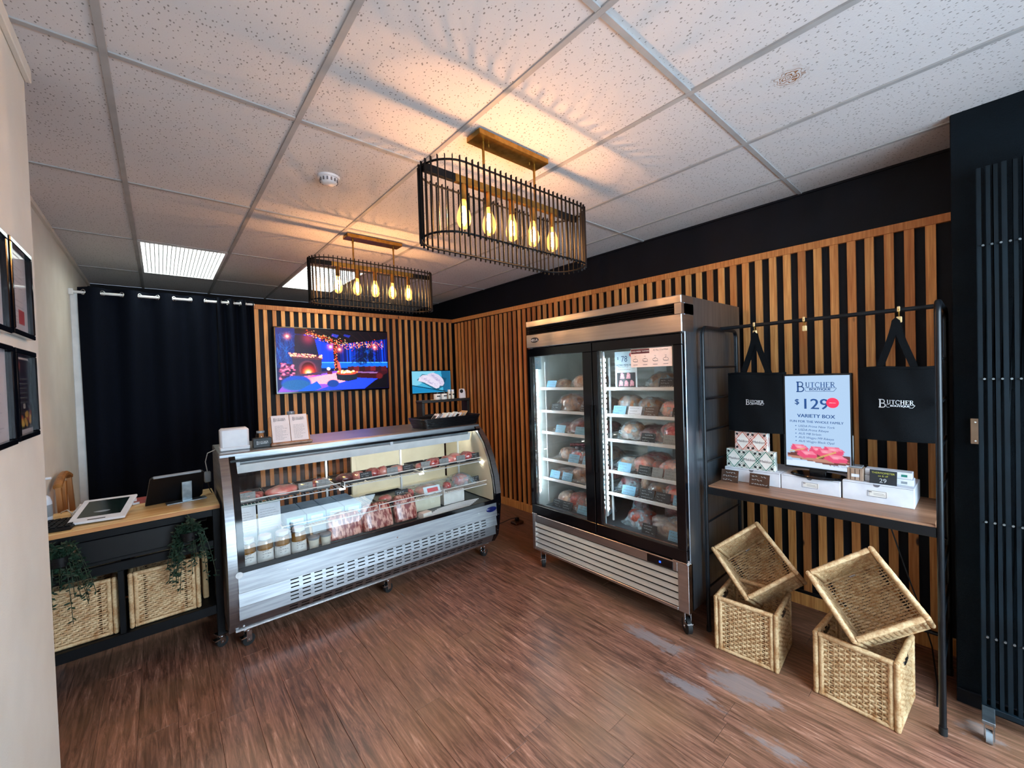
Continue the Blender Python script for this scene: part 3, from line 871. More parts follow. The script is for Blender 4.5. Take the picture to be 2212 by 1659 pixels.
# ================================================================== CEILING FIXTURES
def troffer(x0, y0, label):
    x1, y1 = x0 + .628, y0 + 1.208
    t = thing('ceiling_light', label, 'light', ((x0 + x1) / 2, (y0 + y1) / 2, CZ - .01), group='fluorescent ceiling panels')
    b = B()
    b.box(x0 + .012, x1 - .012, y0 + .012, y0 + .03, CZ - .008, CZ + .03).box(x0 + .012, x1 - .012, y1 - .03, y1 - .012, CZ - .008, CZ + .03)
    b.box(x0 + .012, x0 + .03, y0 + .03, y1 - .03, CZ - .008, CZ + .03).box(x1 - .03, x1 - .012, y0 + .03, y1 - .03, CZ - .008, CZ + .03)
    obj('frame', b, 'white_enamel', t)
    obj('diffuser', B().box(x0 + .03, x1 - .03, y0 + .03, y1 - .03, CZ + .014, CZ + .02), 'troffer_glow', t)
    lv = B()
    n = 20
    for i in range(1, n): 
        xx = x0 + .03 + (x1 - x0 - .06) * i / n
        lv.box(xx - .003, xx + .003, y0 + .03, y1 - .03, CZ - .004, CZ + .002)
    for i in range(1, 38):
        yy = y0 + .03 + (y1 - y0 - .06) * i / 38
        lv.box(x0 + .03, x1 - .03, yy - .003, yy + .003, CZ - .004, CZ + .002)
    obj('louver', lv, 'white_enamel', t, kind='stuff')
    return t
troffer(-.11, 4.444, 'fluorescent ceiling panel with egg-crate louver above the black curtain')
troffer(1.146, 4.444, 'fluorescent ceiling panel partly hidden behind the farther cage pendant')

t = thing('smoke_detector', 'round white smoke detector on the ceiling tile left of the cage pendants', 'detector', (.789, 2.493, CZ - .045))
obj('base', B().lathe([(.058, -.012), (.062, -.004), (.062, .0)], 28, (.789, 2.493, CZ)), 'white_plastic', t, 40)
obj('cover', B().lathe([(.0, -.045), (.03, -.044), (.044, -.034), (.048, -.02), (.05, -.012)], 28, (.789, 2.493, CZ)), 'white_plastic', t, 40)
vb = B()
for k in range(14):
    a = 2 * PI * k / 14
    vb.box(-.004, .004, .0465, .05, -.034, -.016)
    M_ = Matrix.Translation((.789, 2.493, CZ)) @ Matrix.Rotation(a, 4, 'Z')
    vb.v[-8:] = [tuple(M_ @ Vector(q)) for q in vb.v[-8:]]
obj('vent_ring', vb, 'ink_grey', t, kind='stuff')

# ---- cage pendants
def pendant(cx, cy, label):
    t = thing('cage_pendant', label, 'pendant light', (cx, cy, 2.30), group='oval cage pendants')
    obj('canopy', B().box(cx - .235, cx + .235, cy - .055, cy + .055, CZ - .034, CZ - .007, .002), 'brass', t)
    zc = 2.622
    for s in (-1, 1):
        st = obj('stem', B().cyl((cx + s * .175, cy, zc + .015), (cx + s * .175, cy, CZ - .034), .0065, n=12)
                 .cyl((cx + s * .175, cy, CZ - .07), (cx + s * .175, cy, CZ - .034), .0085, n=12), 'brass', t, 40)
        obj('screw', B().cyl((cx + s * .14, cy, CZ - .05), (cx + s * .14, cy, CZ - .034), .004, n=8), 'brass', t, 40)
        obj('bracket', B().box(cx + s * .35, cx + s * .515, cy - .011, cy + .011, zc - .02, zc + .016, .001), 'black_metal', t)
    obj('crossbar', B().box(cx - .352, cx + .352, cy - .012, cy + .012, zc - .02, zc + .016, .001), 'brass', t)
    HL, HW = .52, .14
    def stad(n_per, r_off=0):
        pts = []
        st = HL - HW; R = HW + r_off
        per = 4 * st + 2 * PI * HW
        for k in range(n_per):
            s = per * k / n_per
            if s < 2 * st: pts.append((-st + s, -R, -PI / 2)); continue
            s -= 2 * st
            if s < PI * HW: a = -PI / 2 + s / HW; pts.append((st + R * math.cos(a), R * math.sin(a), a)); continue
            s -= PI * HW
            if s < 2 * st: pts.append((st - s, R, PI / 2)); continue
            s -= 2 * st
            a = PI / 2 + s / HW; pts.append((-st + R * math.cos(a), R * math.sin(a), a))
        return pts
    for z in (2.318, 2.628):
        obj('ring', B().tube([(cx + p[0], cy + p[1], z) for p in stad(96, -.006)], .0048, 8, closed=True), 'black_metal', t, 60)
    bar = None
    for (px_, py_, a) in stad(74):
        if bar is None:
            bb = B().box(-.0055, .0055, -.002, .002, 0, .345, .0006)
            bar = obj('cage_bar', bb, 'black_metal', t)
            o = bar
        else:
            o = bar.copy(); COL.objects.link(o)
        o.location = (cx + px_, cy + py_, 2.302)
        o.rotation_euler = (0, 0, a)
    for k in range(5):
        bx = cx - .305 + .1525 * k
        obj('socket', B().lathe([(.0, .0), (.016, .0), (.016, .07), (.013, .074), (0, .074)], 16, (bx, cy, zc - .094)), 'brass', t, 40)
        zb = zc - .094
        bl = obj('bulb', B().lathe([(.0125, 0), (.0145, -.012), (.021, -.034), (.031, -.062), (.0352, -.084), (.033, -.106), (.0235, -.126), (.010, -.136), (0, -.138)], 18, (bx, cy, zb)),
                 'bulb_glass', t, 80)
        fb = B()
        for q in range(4):
            a = PI / 2 * q + .4
            fb.tube([(bx + .004 * math.cos(a), cy + .004 * math.sin(a), zb - .03), (bx + .011 * math.cos(a), cy + .011 * math.sin(a), zb - .055), (bx + .009 * math.cos(a), cy + .009 * math.sin(a), zb - .108)], .0036, 6)
        obj('filament', fb, 'filament', bl, 60)
        L = bpy.data.lights.new('bulb_light', 'POINT'); L.energy = BULB_W; L.color = (1.0, .50, .26); L.shadow_soft_size = .012
        lo = bpy.data.objects.new('bulb_light', L); lo.location = (bx, cy, zb - .07)
        COL.objects.link(lo); lo.parent = t; lo.matrix_parent_inverse = PM[t.name].inverted()
    return t
BULB_W = 10.0
pendant(1.43, 1.615, 'nearer oval black cage pendant with five filament bulbs and brass bar')
pendant(1.41, 3.367, 'farther oval black cage pendant hanging in front of the slat wall')

# ================================================================== CURTAIN AND DOORWAY
rod = thing('curtain_rod', 'white curtain rod carrying the black curtains across the doorway', 'curtain rod', (.12, 5.2, 2.54))
obj('rod', B().cyl((-.56, 5.2, 2.548), (.81, 5.2, 2.556), .012, n=12), 'white_enamel', rod, 40)
obj('end_bracket', B().box(-.575, -.545, 5.185, 5.215, 2.52, 2.575, .003), 'white_enamel', rod)
def curtain(x0, x1, folds, amp, label, phase, topz):
    t = thing('curtain', label, 'curtain', ((x0 + x1) / 2, 5.2, .06), group='black doorway curtains')
    nx = folds * 12; nz = 26
    def pt(u, v):
        xx = x0 + (x1 - x0) * u
        w = amp * math.cos(2 * PI * folds * u + phase)
        drop = 1 - v
        w *= (.75 + .25 * v) + .25 * math.sin(7 * u + 3 * drop) * drop
        xx += .012 * math.sin(3 * drop + 9 * u) * drop
        return (xx, 5.2 + w, .06 + (topz - .06) * v)
    b = B().sheet(pt, nx, nz)
    obj('cloth', b, 'curtain_cloth', t, 80)
    for k in range(folds * 2):
        u = (k + .5) / (folds * 2)
        xx, yy, zz = pt(u, .985)
        # the rod crosses the cloth where the wave passes the rod line
        uu = ((k + .5) * PI - phase) / (2 * PI * folds)
        if 0 < uu < 1:
            xr = x0 + (x1 - x0) * uu
            ang = math.atan2(-amp * 2 * PI * folds * math.sin(2 * PI * folds * uu + phase), (x1 - x0))
            ring = B().tube([(.022 * math.cos(a), 0, .022 * math.sin(a)) for a in [2 * PI * q / 18 for q in range(18)]], .0045, 6, closed=True)
            ring.xf(Matrix.Translation((xr, 5.2, 2.552)) @ Matrix.Rotation(ang, 4, 'Z'))
            obj('grommet', ring, 'chrome', t, 60)
    return t
curtain(-.525, .47, 4, .042, 'wide black curtain panel hanging left of the doorway', .6, 2.598)
curtain(.475, .80, 3, .05, 'narrow bunched black curtain panel beside the slat wall', 2.2, 2.596)
# slotted upright seen between post and curtain
t = thing('slotted_upright', 'white slotted shelving upright glimpsed left of the black curtain', 'shelf upright', (-.44, 5.75, 0))
obj('post', B().box(-.49, -.40, 5.74, 5.76, 0, 2.3, .002), 'white_enamel', t)
sb = None
for k in range(16):
    z = 1.15 + .07 * k
    if sb is None: sb = obj('slot', B().box(-.475, -.41, 5.7385, 5.741, z, z + .016), 'dark_inside', t)
    else:
        o = sb.copy(); COL.objects.link(o); o.location.z = z

# ================================================================== FRAMES ON THE NEAR LEFT WALL
def picture_frame(y0, y1, z0, z1, label, paint):
    x = LXN
    t = thing('picture_frame', label, 'picture frame', (x + .01, (y0 + y1) / 2, z0), group='framed certificates and menus')
    f = .016
    b = B().box(x, x + .022, y0, y1, z0, z0 + f, .002).box(x, x + .022, y0, y1, z1 - f, z1, .002).box(x, x + .022, y0, y0 + f, z0 + f, z1 - f, .002).box(x, x + .022, y1 - f, y1, z0 + f, z1 - f, .002)
    obj('frame', b, 'black_gloss', t)
    W, H = y1 - y0 - 2 * f, z1 - z0 - 2 * f
    c = Canvas(70, 84, W / H, '#d8cfd2'); paint(c)
    c.mesh_object('print', (x + .008, y0 + f, z1 - f), (0, W, 0), (0, 0, -H), 'print_picture', t)
    obj('glass', B().box(x + .013, x + .0145, y0 + f, y1 - f, z0 + f, z1 - f), 'picture_glass', t)
    return t
def doc(c, seed=1):
    r = random.Random(seed)
    for k in range(24):
        yy = .1 + .034 * k
        if r.random() < .8: c.rect(.12, yy, .12 + r.uniform(.3, .74), yy + .01, '#a39ca4', .7)
def cert(c):
    doc(c, 3); c.rect(.3, .04, .72, .07, '#8d868c', .8)
    c.rect(.5, .72, .82, .9, '#b8434a'); c.rect(.2, .68, .36, .88, '#9c959c', .6)
def menu(c):
    c.a[:] = hx('#141a20')
    c.ell(.3, .14, .16, .08, '#8e4a36', .5); c.rect(.18, .03, .9, .05, '#c9c2bf')
    for k in range(12): c.rect(.3, .3 + .03 * k, .75, .306 + .03 * k, '#5c625f', .8)
    c.rect(.5, .62, .62, .68, '#9a958f')
    rr = random.Random(5)
    for k in range(26):
        c.ell(rr.uniform(.2, .9), rr.uniform(.74, .9), .08, .04, rr.choice(['#b88a3c', '#8c3a2c', '#6e2a24', '#c9a050', '#4c5a2c']), .4)
    c.rect(.0, .95, 1, 1, '#b9b2b4')
picture_frame(1.872, 2.135, 1.857, 2.146, 'framed white certificate with a red stamp, upper right on the cream wall', cert)
picture_frame(1.872, 2.130, 1.533, 1.815, 'framed black menu with food picture, lower right on the cream wall', menu)
picture_frame(1.57, 1.842, 1.852, 2.140, 'framed white document cut off by the picture edge, upper left', lambda c: doc(c, 8))
picture_frame(1.57, 1.840, 1.530, 1.816, 'framed white document cut off by the picture edge, lower left', lambda c: doc(c, 9))

# ================================================================== SHARED SMALL GOODS
def blob(seed, L, W, H, nu=20, nv=10, e=.8, amp=.1):
    r = random.Random(seed)
    ks = [(r.uniform(1, 4), r.uniform(1, 4), r.uniform(0, 6.3), r.uniform(.3, 1)) for _ in range(5)]
    sp = lambda t: math.copysign(abs(t) ** e, t)
    b = B(); vs = []; fs = []
    for j in range(nv + 1):
        ph = -PI / 2 + PI * j / nv
        for i in range(nu):
            th = 2 * PI * i / nu
            n = 1 + amp * sum(w * math.sin(a * math.cos(th) * 2 + c_0) * math.cos(k2 * math.sin(th) + ph * 1.3) for a, k2, c_0, w in ks) / 2
            x = sp(math.cos(ph)) * sp(math.cos(th)) * L / 2 * n
            y = sp(math.cos(ph)) * sp(math.sin(th)) * W / 2 * n
            z = max(0, H * .42 + sp(math.sin(ph)) * H * .58 * n)
            vs.append((x, y, z))
    for j in range(nv):
        for i in range(nu):
            fs.append((j * nu + i, j * nu + (i + 1) % nu, (j + 1) * nu + (i + 1) % nu, (j + 1) * nu + i))
    return b.add(vs, fs)
def flange(seed, L, W, H=.0):
    """crumpled film drawn over the meat, flat at its sealed edges"""
    r = random.Random(seed + 99); a, c = r.uniform(0, 6), r.uniform(0, 6)
    def pt(u, v):
        x, y = (u - .5) * 2, (v - .5) * 2
        q = max(0, 1 - abs(x / .86) ** 2.6) * max(0, 1 - abs(y / .86) ** 2.6)
        w = .006 * math.sin(13 * u + a + 4 * v) * math.sin(11 * v + c) + .003 * math.sin(31 * u + 17 * v + c)
        return ((u - .5) * L, (v - .5) * W, max(.002, .004 + H * 1.06 * q ** .45 + w * (1.2 - .5 * q)) + .02 * abs(x) ** 7)
    return B().sheet(pt, 22, 16)
def place(x, y, z, yaw=0, pitch=0, roll=0):
    return Matrix.Translation((x, y, z)) @ Matrix.Rotation(yaw, 4, 'Z') @ Matrix.Rotation(pitch, 4, 'X') @ Matrix.Rotation(roll, 4, 'Y')
def mthing(name, label, cat, Mx, group=None):
    return thing(name, label, cat, Mx.to_translation(), Mx.to_3x3(), group)

MESH = {}
def shared(key, name, build, mat_, parent, smooth=None, kind=None):
    if key in MESH:
        o = bpy.data.objects.new(name, MESH[key]); COL.objects.link(o)
        o.parent = parent
        PM[o.name] = PM[parent.name]
        if kind: o['kind'] = kind
        return o
    o = obj(name, build(), mat_, parent, smooth, kind, local=True)
    MESH[key] = o.data
    return o

def meat_pack(Mx, kind, L, W, H, label, group, film='film', var=0, flange_k=1.28, cat='meat', name='meat_pack'):
    t = mthing(name, label, cat, Mx, group)
    shared((kind, L, W, H, var, 'm'), 'meat', lambda: blob(hash((L, W, var)) % 997, L, W, H), kind, t, 80)
    if film:
        shared((film, L, W, H, var, 'f'), 'wrapper', lambda: flange(var + 3, L * flange_k, W * flange_k * 1.05, H), film, t, 80)
    return t

def scribble(seed, w, h, rows):
    r = random.Random(seed); b = B(); lines = []
    for k in range(rows):
        z = h * (.78 - .6 * k / max(rows - 1, 1)); x = -w * .38
        end = w * r.uniform(.1, .4)
        while x < end:
            l = r.uniform(.03, .07) * w / .1 * .1 + .006
            if r.random() < .82:
                pts = [(x, z + r.uniform(-.1, .1) * h / rows)]
                for q in range(3): pts.append((x + l * (q + 1) / 3, z + r.uniform(-.16, .16) * h / rows))
                lines.append((pts, .0022))
            x += l + .004
    strokes_into(b, lines, 0, 0, 1)
    return b
def print_lines(seed, w, h, rows):
    r = random.Random(seed); b = B(); lines = []
    for k in range(rows):
        z = h * (.92 - .84 * k / max(rows - 1, 1)); x = -w * .4
        end = w * r.uniform(.0, .4)
        while x < end:
            l = r.uniform(.008, .022); lines.append(([(x, z), (min(x + l, w * .42), z)], .0016)); x += l + .003
    strokes_into(b, lines, 0, 0, 1)
    return b
TAGN = [0]
def price_tag(Mx, w, h, matn, ink, label, group, rows=3, texts=None):
    """a small card standing with a slight lean, its face to local -y"""
    TAGN[0] += 1
    t = mthing('price_tag', label, 'price tag', Mx @ Matrix.Rotation(-.22, 4, 'X'), group)
    shared(('tag', matn, w, h), 'card', lambda: B().box(-w / 2, w / 2, 0, .003, 0, h, .0008), matn, t)
    F = frame_mat((0, -.0012, 0), (1, 0, 0), (0, 0, 1))
    if texts:
        b = B()
        for s, size, cx, cy in texts: text_into(b, s, size, cx, cy)
        obj('lettering', b.xf(F), ink, t, local=True)
    else:
        sd = TAGN[0] % 6
        shared(('scr', ink, w, h, rows, sd), 'lettering', lambda: scribble(sd * 7 + rows, w, h, rows).xf(F), ink, t)
    return t

def caster(parent, x, y, ztop, r=.036, yaw=0.3):
    """swivel caster: plate and fork with an axle, rubber wheel"""
    Mx = Matrix.Translation((x, y, 0)) @ Matrix.Rotation(yaw, 4, 'Z')
    c = obj('caster', B().box(-.03, .03, -.03, .03, ztop - .008, ztop).cyl((0, 0, ztop - .022), (0, 0, ztop - .008), .02, n=14)
            .box(-.016, .016, -.021, -.017, r * .8, ztop - .018, .001).box(-.016, .016, .017, .021, r * .8, ztop - .018, .001)
            .cyl((.0, -.024, r), (.0, .024, r), .007, n=10).box(-.045, -.012, -.02, .02, r * 1.5, r * 1.5 + .008, .002).xf(Mx), 'chrome', parent, 35)
    obj('wheel', B().cyl((0, -.014, r), (0, .014, r), r, n=24).xf(Mx), 'rubber', c, 35)
    return c

# ================================================================== WALL SCREENS
def tv_picture():
    c = Canvas(250, 141, 1.78, '#061c5c')
    r = random.Random(3)
    # night forest behind
    for k in range(60):
        x = r.random(); c.line(x, .1, x + r.uniform(-.01, .01), .6, r.uniform(.006, .02), r.choice(['#0c3c9a', '#1456c8', '#08246a', '#1a6ae0']), .6)
    c.rect(.0, .0, .16, .62, '#0d3f7c', .8)
    for k in range(120): c.line(r.uniform(0, .15), r.uniform(.05, .6), r.uniform(0, .15), r.uniform(.05, .6), .004, r.choice(['#1c62a4', '#0a2a5c', '#2a80bc']), .35)
    c.poly([(.30, .15), (.47, .25), (.47, .64), (.34, .62)], '#1452d0', .85)
    c.rect(.36, .55, 1, .63, '#1f7fe6', .7)
    c.rect(.36, .535, 1, .548, '#7cc4ff', .6)
    # ground
    c.poly([(.1, .75), (.5, .68), (1, .78), (1, 1), (0, 1)], '#8a5fc0')
    c.poly([(.2, .8), (.5, .71), (.68, .8), (.5, .9), (.2, .88)], '#f0a4a0', .85)
    c.poly([(.48, .9), (.7, .8), (.95, .83), (1, 1), (.3, 1)], '#1d55d8', .9)
    # pergola roof
    c.poly([(.15, 0), (1, 0), (1, .12), (.5, .24), (.3, .1), (.15, .08)], '#20101e')
    for k in range(9): c.line(.2 + k * .1, .0, .45 + k * .07, .18, .008, '#3c2226', .8)
    c.poly([(.47, .06), (.53, .08), (.51, .13), (.46, .1)], '#4658b8', .7); c.poly([(.58, .06), (.64, .08), (.62, .12), (.57, .09)], '#3a4aa8', .7)
    # chimney breast and fireplace
    c.poly([(.15, .1), (.31, .12), (.35, .47), (.14, .44)], '#2c2a44')
    c.glow(.26, .15, .09, '#c05070', .5)
    c.poly([(.12, .44), (.37, .47), (.36, .74), (.14, .76)], '#4a3f54')
    c.poly([(.12, .42), (.38, .45), (.37, .5), (.12, .47)], '#6a4450')
    c.ell(.245, .63, .075, .13, '#6c4a5c', .1); c.ell(.25, .64, .058, .11, '#2a0c18', .1); c.rect(.19, .64, .31, .72, '#3a0e1a')
    c.glow(.255, .69, .09, '#ff4a50', .8); c.glow(.25, .70, .05, '#ffd080', .95); c.glow(.25, .705, .025, '#fff2c8', 1)
    for k in range(110):
        u = r.random(); c.ell(.1 + u * .27, .415 + .03 * u + r.uniform(-.025, .02), .008, .012, r.choice(['#e89aa0', '#f4b4a0', '#8a4a5c', '#ffd2a0']), .5)
    c.poly([(.15, .73), (.42, .68), (.42, .71), (.16, .77)], '#5a4260')
    # bushes at left
    for k in range(90): c.ell(r.uniform(.02, .14), r.uniform(.55, .8), .016, .018, r.choice(['#e08aa4', '#7a3a64', '#b4688c', '#301c40']), .6)
    # fairy lights along beams
    for k in range(330):
        u = r.random()
        y = .06 + .2 * min(u * 1.9, 1) * (1 if u < .5 else 1 - .35 * (u - .5)) + r.gauss(0, .035)
        c.ell(.24 + .72 * u, max(.02, y), .004, .007, r.choice(['#ff7a40', '#ffb070', '#ff5a30', '#ffe0b0']), .6)
    c.poly([(.47, .24), (.505, .24), (.51, .68), (.48, .68)], '#3c1018')
    for k in range(60): c.ell(.475 + r.random() * .035, .22 + r.random() * .46, .004, .007, r.choice(['#ff7a40', '#ffd0a0', '#ff4a30']), .6)
    for x, y in ((.09, .13), (.45, .28), (.53, .32), (.87, .27)): c.glow(x, y, .05, '#e07a70', .75); c.glow(x, y, .018, '#ffe8d0', .9)
    # big pine
    for k in range(150):
        x = r.gauss(.77, .06); y = r.uniform(.25, .55); c.line(x, y, x + r.uniform(-.05, .05), y + .04, .008, r.choice(['#082038', '#0e3a4a', '#0a1830', '#2060a0']), .55)
    c.line(.515, .55, .53, .7, .03, '#c06a50', .9)
    # lantern
    c.rect(.41, .68, .455, .73, '#6a2a38'); c.ell(.425, .645, .018, .03, '#e8d8c0', .3)
    # sofa
    c.poly([(.56, .68), (.9, .7), (1, .64), (1, .84), (.66, .8)], '#4a1c2a')
    c.poly([(.58, .69), (.9, .71), (.88, .735), (.6, .71)], '#8a6a94')
    for k in range(7): c.poly([(.6 + k * .055, .61), (.655 + k * .055, .605), (.66 + k * .055, .69), (.6 + k * .055, .69)], ['#5a2430', '#74303a', '#44202e'][k % 3])
    c.poly([(.86, .86), (1, .72), (1, 1), (.75, 1)], '#120c1e'); c.ell(.91, .78, .04, .06, '#6a2830', .3)
    # fire table
    c.ell(.59, .72, .1, .035, '#d05040', .1); c.poly([(.49, .72), (.69, .72), (.685, .83), (.6, .86), (.5, .83)], '#2c3444')
    c.ell(.59, .725, .095, .025, '#e0604a', .2)
    for k in range(40): c.ell(r.gauss(.6, .035), .7 + r.uniform(-.02, .015), .01, .016, r.choice(['#ffd080', '#ff9050', '#fff0c0']), .4)
    # cushions in front
    c.ell(.15, .86, .13, .12, '#2a5aa4', .15); c.ell(.15, .9, .13, .1, '#2f6f8c', .2, .7)
    c.poly([(.18, .97), (.32, .84), (.36, .95), (.3, 1), (.15, 1)], '#2066b8'); c.ell(.46, .89, .06, .07, '#24508c', .2)
    c.noise(.18)
    c.a = np.clip(c.a, 0, 1) ** 1.55 * 1.5
    return c
def wall_screen(name, x0, x1, z0, z1, y, bezel, label, canvas, matn, depth=.05):
    t = thing(name, label, 'television', ((x0 + x1) / 2, y, z0))
    obj('housing', B().box(x0, x1, y, y + depth, z0, z1, .004), 'black_gloss', t)
    canvas.mesh_object('screen', (x0 + bezel, y - .0015, z1 - bezel), (x1 - x0 - 2 * bezel, 0, 0), (0, 0, -(z1 - z0 - 2.4 * bezel)), matn, t)
    obj('wall_mount', B().box((x0 + x1) / 2 - .12, (x0 + x1) / 2 + .12, y + depth, 5.2522, (z0 + z1) / 2 - .12, (z0 + z1) / 2 + .12, .003), 'black_metal', t)
    return t
tv = wall_screen('television', .972, 2.288, 1.568, 2.325, 5.13, .014, 'large flat television showing a firelit patio, mounted on the slat wall', tv_picture(), 'screen_tv')
obj('brand_strip', B().box(1.56, 1.68, 5.1275, 5.1295, 1.572, 1.577), 'ink_grey', tv)
sc2 = Canvas(96, 54, 1.78, '#49b4dc')
sc2.poly([(0, 0), (.6, 0), (.2, .6), (0, .7)], '#8fdcf4', .8); sc2.poly([(.75, 0), (1, 0), (1, 1), (.8, 1)], '#0c5a86', .9)
sc2.poly([(0, .62), (.55, .82), (.8, 1), (0, 1)], '#1c8cc4'); sc2.line(0, .64, .6, .88, .022, '#0a2c40'); sc2.line(.55, .85, .85, .98, .03, '#08202e')
sc2.poly([(.12, .4), (.26, .13), (.9, .35), (.8, .75), (.62, .92)], '#0e4c68', .8)
sc2.poly([(.38, .16), (.46, .1), (.56, .08), (.7, .2), (.8, .4), (.83, .6), (.79, .7), (.72, .7)], '#dcd4ec')
sc2.poly([(.15, .44), (.18, .28), (.27, .18), (.38, .18), (.55, .36), (.66, .52), (.71, .68), (.68, .8), (.6, .82), (.5, .72), (.3, .52)], '#e8e0f4')
for k in range(46):
    rr = random.Random(k); u = rr.random()
    sc2.ell(.24 + .38 * u + rr.uniform(-.04, .04), .3 + .4 * u + rr.uniform(-.08, .06), .02, .02, '#a9a2cc', .5, .6)
    sc2.ell(.48 + .28 * u + rr.uniform(-.03, .03), .16 + .42 * u + rr.uniform(-.05, .04), .02, .02, '#a9a2cc', .5, .6)
wall_screen('wall_monitor', 2.612, 3.248, 1.478, 1.806, 5.14, .010, 'small monitor showing sliced meat on blue, right end of slat wall', sc2, 'screen_bright', .035)

# ================================================================== GLASS DISPLAY CASE
TH = RAD(-1.2)
CL = 2.10
CM = Matrix.Translation((.27, 3.0, 0)) @ Matrix.Rotation(TH, 4, 'Z')
case = thing('display_case', 'long stainless refrigerated display case with curved glass full of meat', 'display case', (.27, 3.0, 0), TH)
TOPZ = 1.22
prof = [(.12, .115), (.055, .20), (.025, .34), (0, .53), (.004, .60), (.03, .765), (.09, .93), (.17, 1.07), (.26, 1.165), (.345, TOPZ)]
full = prof + [(.93, TOPZ), (.93, .115)]
def LO(name, b, m, p=case, sm=None, kind=None): return obj(name, b, m, p, sm, kind, local=True)
def inset(pts, d):
    cx = .5; cz = .65
    return [(a + (d if a < cx else -d), z + (d if z < cz else -d)) for a, z in pts]
ep = B(); ep.mi = 0
LO('end_panel', B().prism(full, 0, .05, 0), 'steel_brushed', sm=30)
LO('end_panel', B().prism(full, CL - .05, CL, 0), 'black_gloss', sm=30)
LO('end_trim', B().prism([(y - .004, z) for y, z in prof[4:]] + [(.40, TOPZ), (.36, TOPZ - .05), (.27, 1.12), (.12, .9), (.06, .76), (.03, .6)], CL - .052, CL + .002, 0), 'steel', sm=30)
LO('end_liner', B().prism([(.05, .53), (.06, .7), (.12, .9), (.2, 1.05), (.3, 1.15), (.38, 1.19), (.88, 1.19), (.88, .53)], CL - .056, CL - .0505, 0), 'liner_cream')
LO('end_liner', B().prism([(.05, .53), (.06, .7), (.12, .9), (.2, 1.05), (.3, 1.15), (.38, 1.19), (.88, 1.19), (.88, .53)], .0505, .056, 0), 'liner_cream')
LO('top_panel', B().box(.0, CL, .345, .93, TOPZ - .03, TOPZ + .004, .004), 'steel')
LO('top_lip', B().box(-.002, CL + .002, .315, .36, TOPZ - .05, TOPZ + .003, .006), 'steel_brushed')
# cabinet body behind the skirt
LO('body', B().box(.05, CL - .05, .13, .92, .115, .50), 'dark_inside')
LO('deck', B().box(.055, CL - .055, .03, .90, .505, .52), 'deck_grey')
LO('back_sill', B().box(.05, CL - .05, .86, .92, .50, .62, .003), 'liner_cream')
LO('back_rail', B().box(.05, CL - .05, .86, .92, 1.10, 1.19, .003), 'liner_cream')
LO('door_post', B().box(CL / 2 - .02, CL / 2 + .02, .865, .9, .62, 1.10, .003), 'liner_cream')
for k in range(2):
    x0 = .06 + k * (CL - .12) / 2
    LO('sliding_door', B().box(x0 + .01, x0 + (CL - .12) / 2 - .01, .885 + .01 * k, .889 + .01 * k, .62, 1.10), 'pane_glass' if k == 0 else 'liner_cream')
# skirt: flat panel then three stepped, slotted bands
def strip(name, y0, z0, y1, z1, matn, slots):
    """a steel band from (y0,z0) top to (y1,z1) bottom; slots are real holes"""
    b = B()
    x0, x1 = .05, CL - .05
    P = lambda x, t: (x, y0 + (y1 - y0) * t, z0 + (z1 - z0) * t)
    if not slots:
        b.add([P(x0, 0), P(x1, 0), P(x1, 1), P(x0, 1)], [(0, 3, 2, 1)])
    else:
        xsx = [x0]; hole_x = []
        s = .335
        for k in range(22):
            xsx += [s + k * .0735, s + k * .0735 + .05]; hole_x.append(len(xsx) - 2)
        xsx.append(x1)
        ts = [0, .14, .23, .42, .51, .70, .79, 1]; hole_t = [1, 3, 5]
        idx = {}
        for j, t in enumerate(ts):
            for i, xx in enumerate(xsx):
                idx[i, j] = len(b.v); b.v.append(P(xx, t))
        for j in range(len(ts) - 1):
            for i in range(len(xsx) - 1):
                if j in hole_t and i in hole_x: continue
                b.f.append((idx[i, j], idx[i, j + 1], idx[i + 1, j + 1], idx[i + 1, j])); b.m.append(0)
    return LO(name, b, matn)
strip('front_panel', 0.014, .525, .0, .40, 'steel_brushed', False)
LO('shaded_band_ledge', B().box(.05, CL - .05, .0, .05, .397, .40), 'steel_dark')  # step undersides, darkened so their colour draws the shadow line below each step
strip('louver_band', .020, .397, .006, .312, 'steel_brushed', True)
LO('shaded_band_ledge', B().box(.05, CL - .05, .006, .05, .308, .312), 'steel_dark')
strip('louver_band', .034, .308, .03, .222, 'steel_brushed', True)
LO('shaded_band_ledge', B().box(.05, CL - .05, .03, .07, .218, .222), 'steel_dark')
strip('louver_band', .056, .218, .10, .132, 'steel_brushed', True)
LO('bottom_lip', B().box(.03, CL - .03, .098, .16, .115, .132, .003), 'chrome')
for q, (sx, sz) in enumerate([(.075, .245), (.075, .155), (1.08, .462), (.32, .462), (1.85, .462)]):
    yy = .008 if sz > .4 else .045 if sz > .2 else .08
    LO('screw', B().cyl((sx, yy + .012, sz), (sx, yy - .002, sz), .006, n=10), 'chrome', sm=40)
for sz in (.5, .40, .25):
    LO('screw', B().cyl((CL - .025, .0 + .02 * (sz < .45) + .02 * (sz < .3), sz), (CL - .025, -.004 + .014 * (sz < .45) + .02 * (sz < .3), sz), .006, n=10), 'chrome', sm=40)
LO('maker_badge', B().lathe([(0, 0), (.055, 0), (.058, -.002), (.058, -.004)], 28, (0, 0, 0), 1, .42).xf(Matrix.Translation((CL - .11, .004, .468)) @ Matrix.Rotation(RAD(-90), 4, 'X') @ Matrix.Rotation(PI, 4, 'X')), 'blue_badge', sm=40)
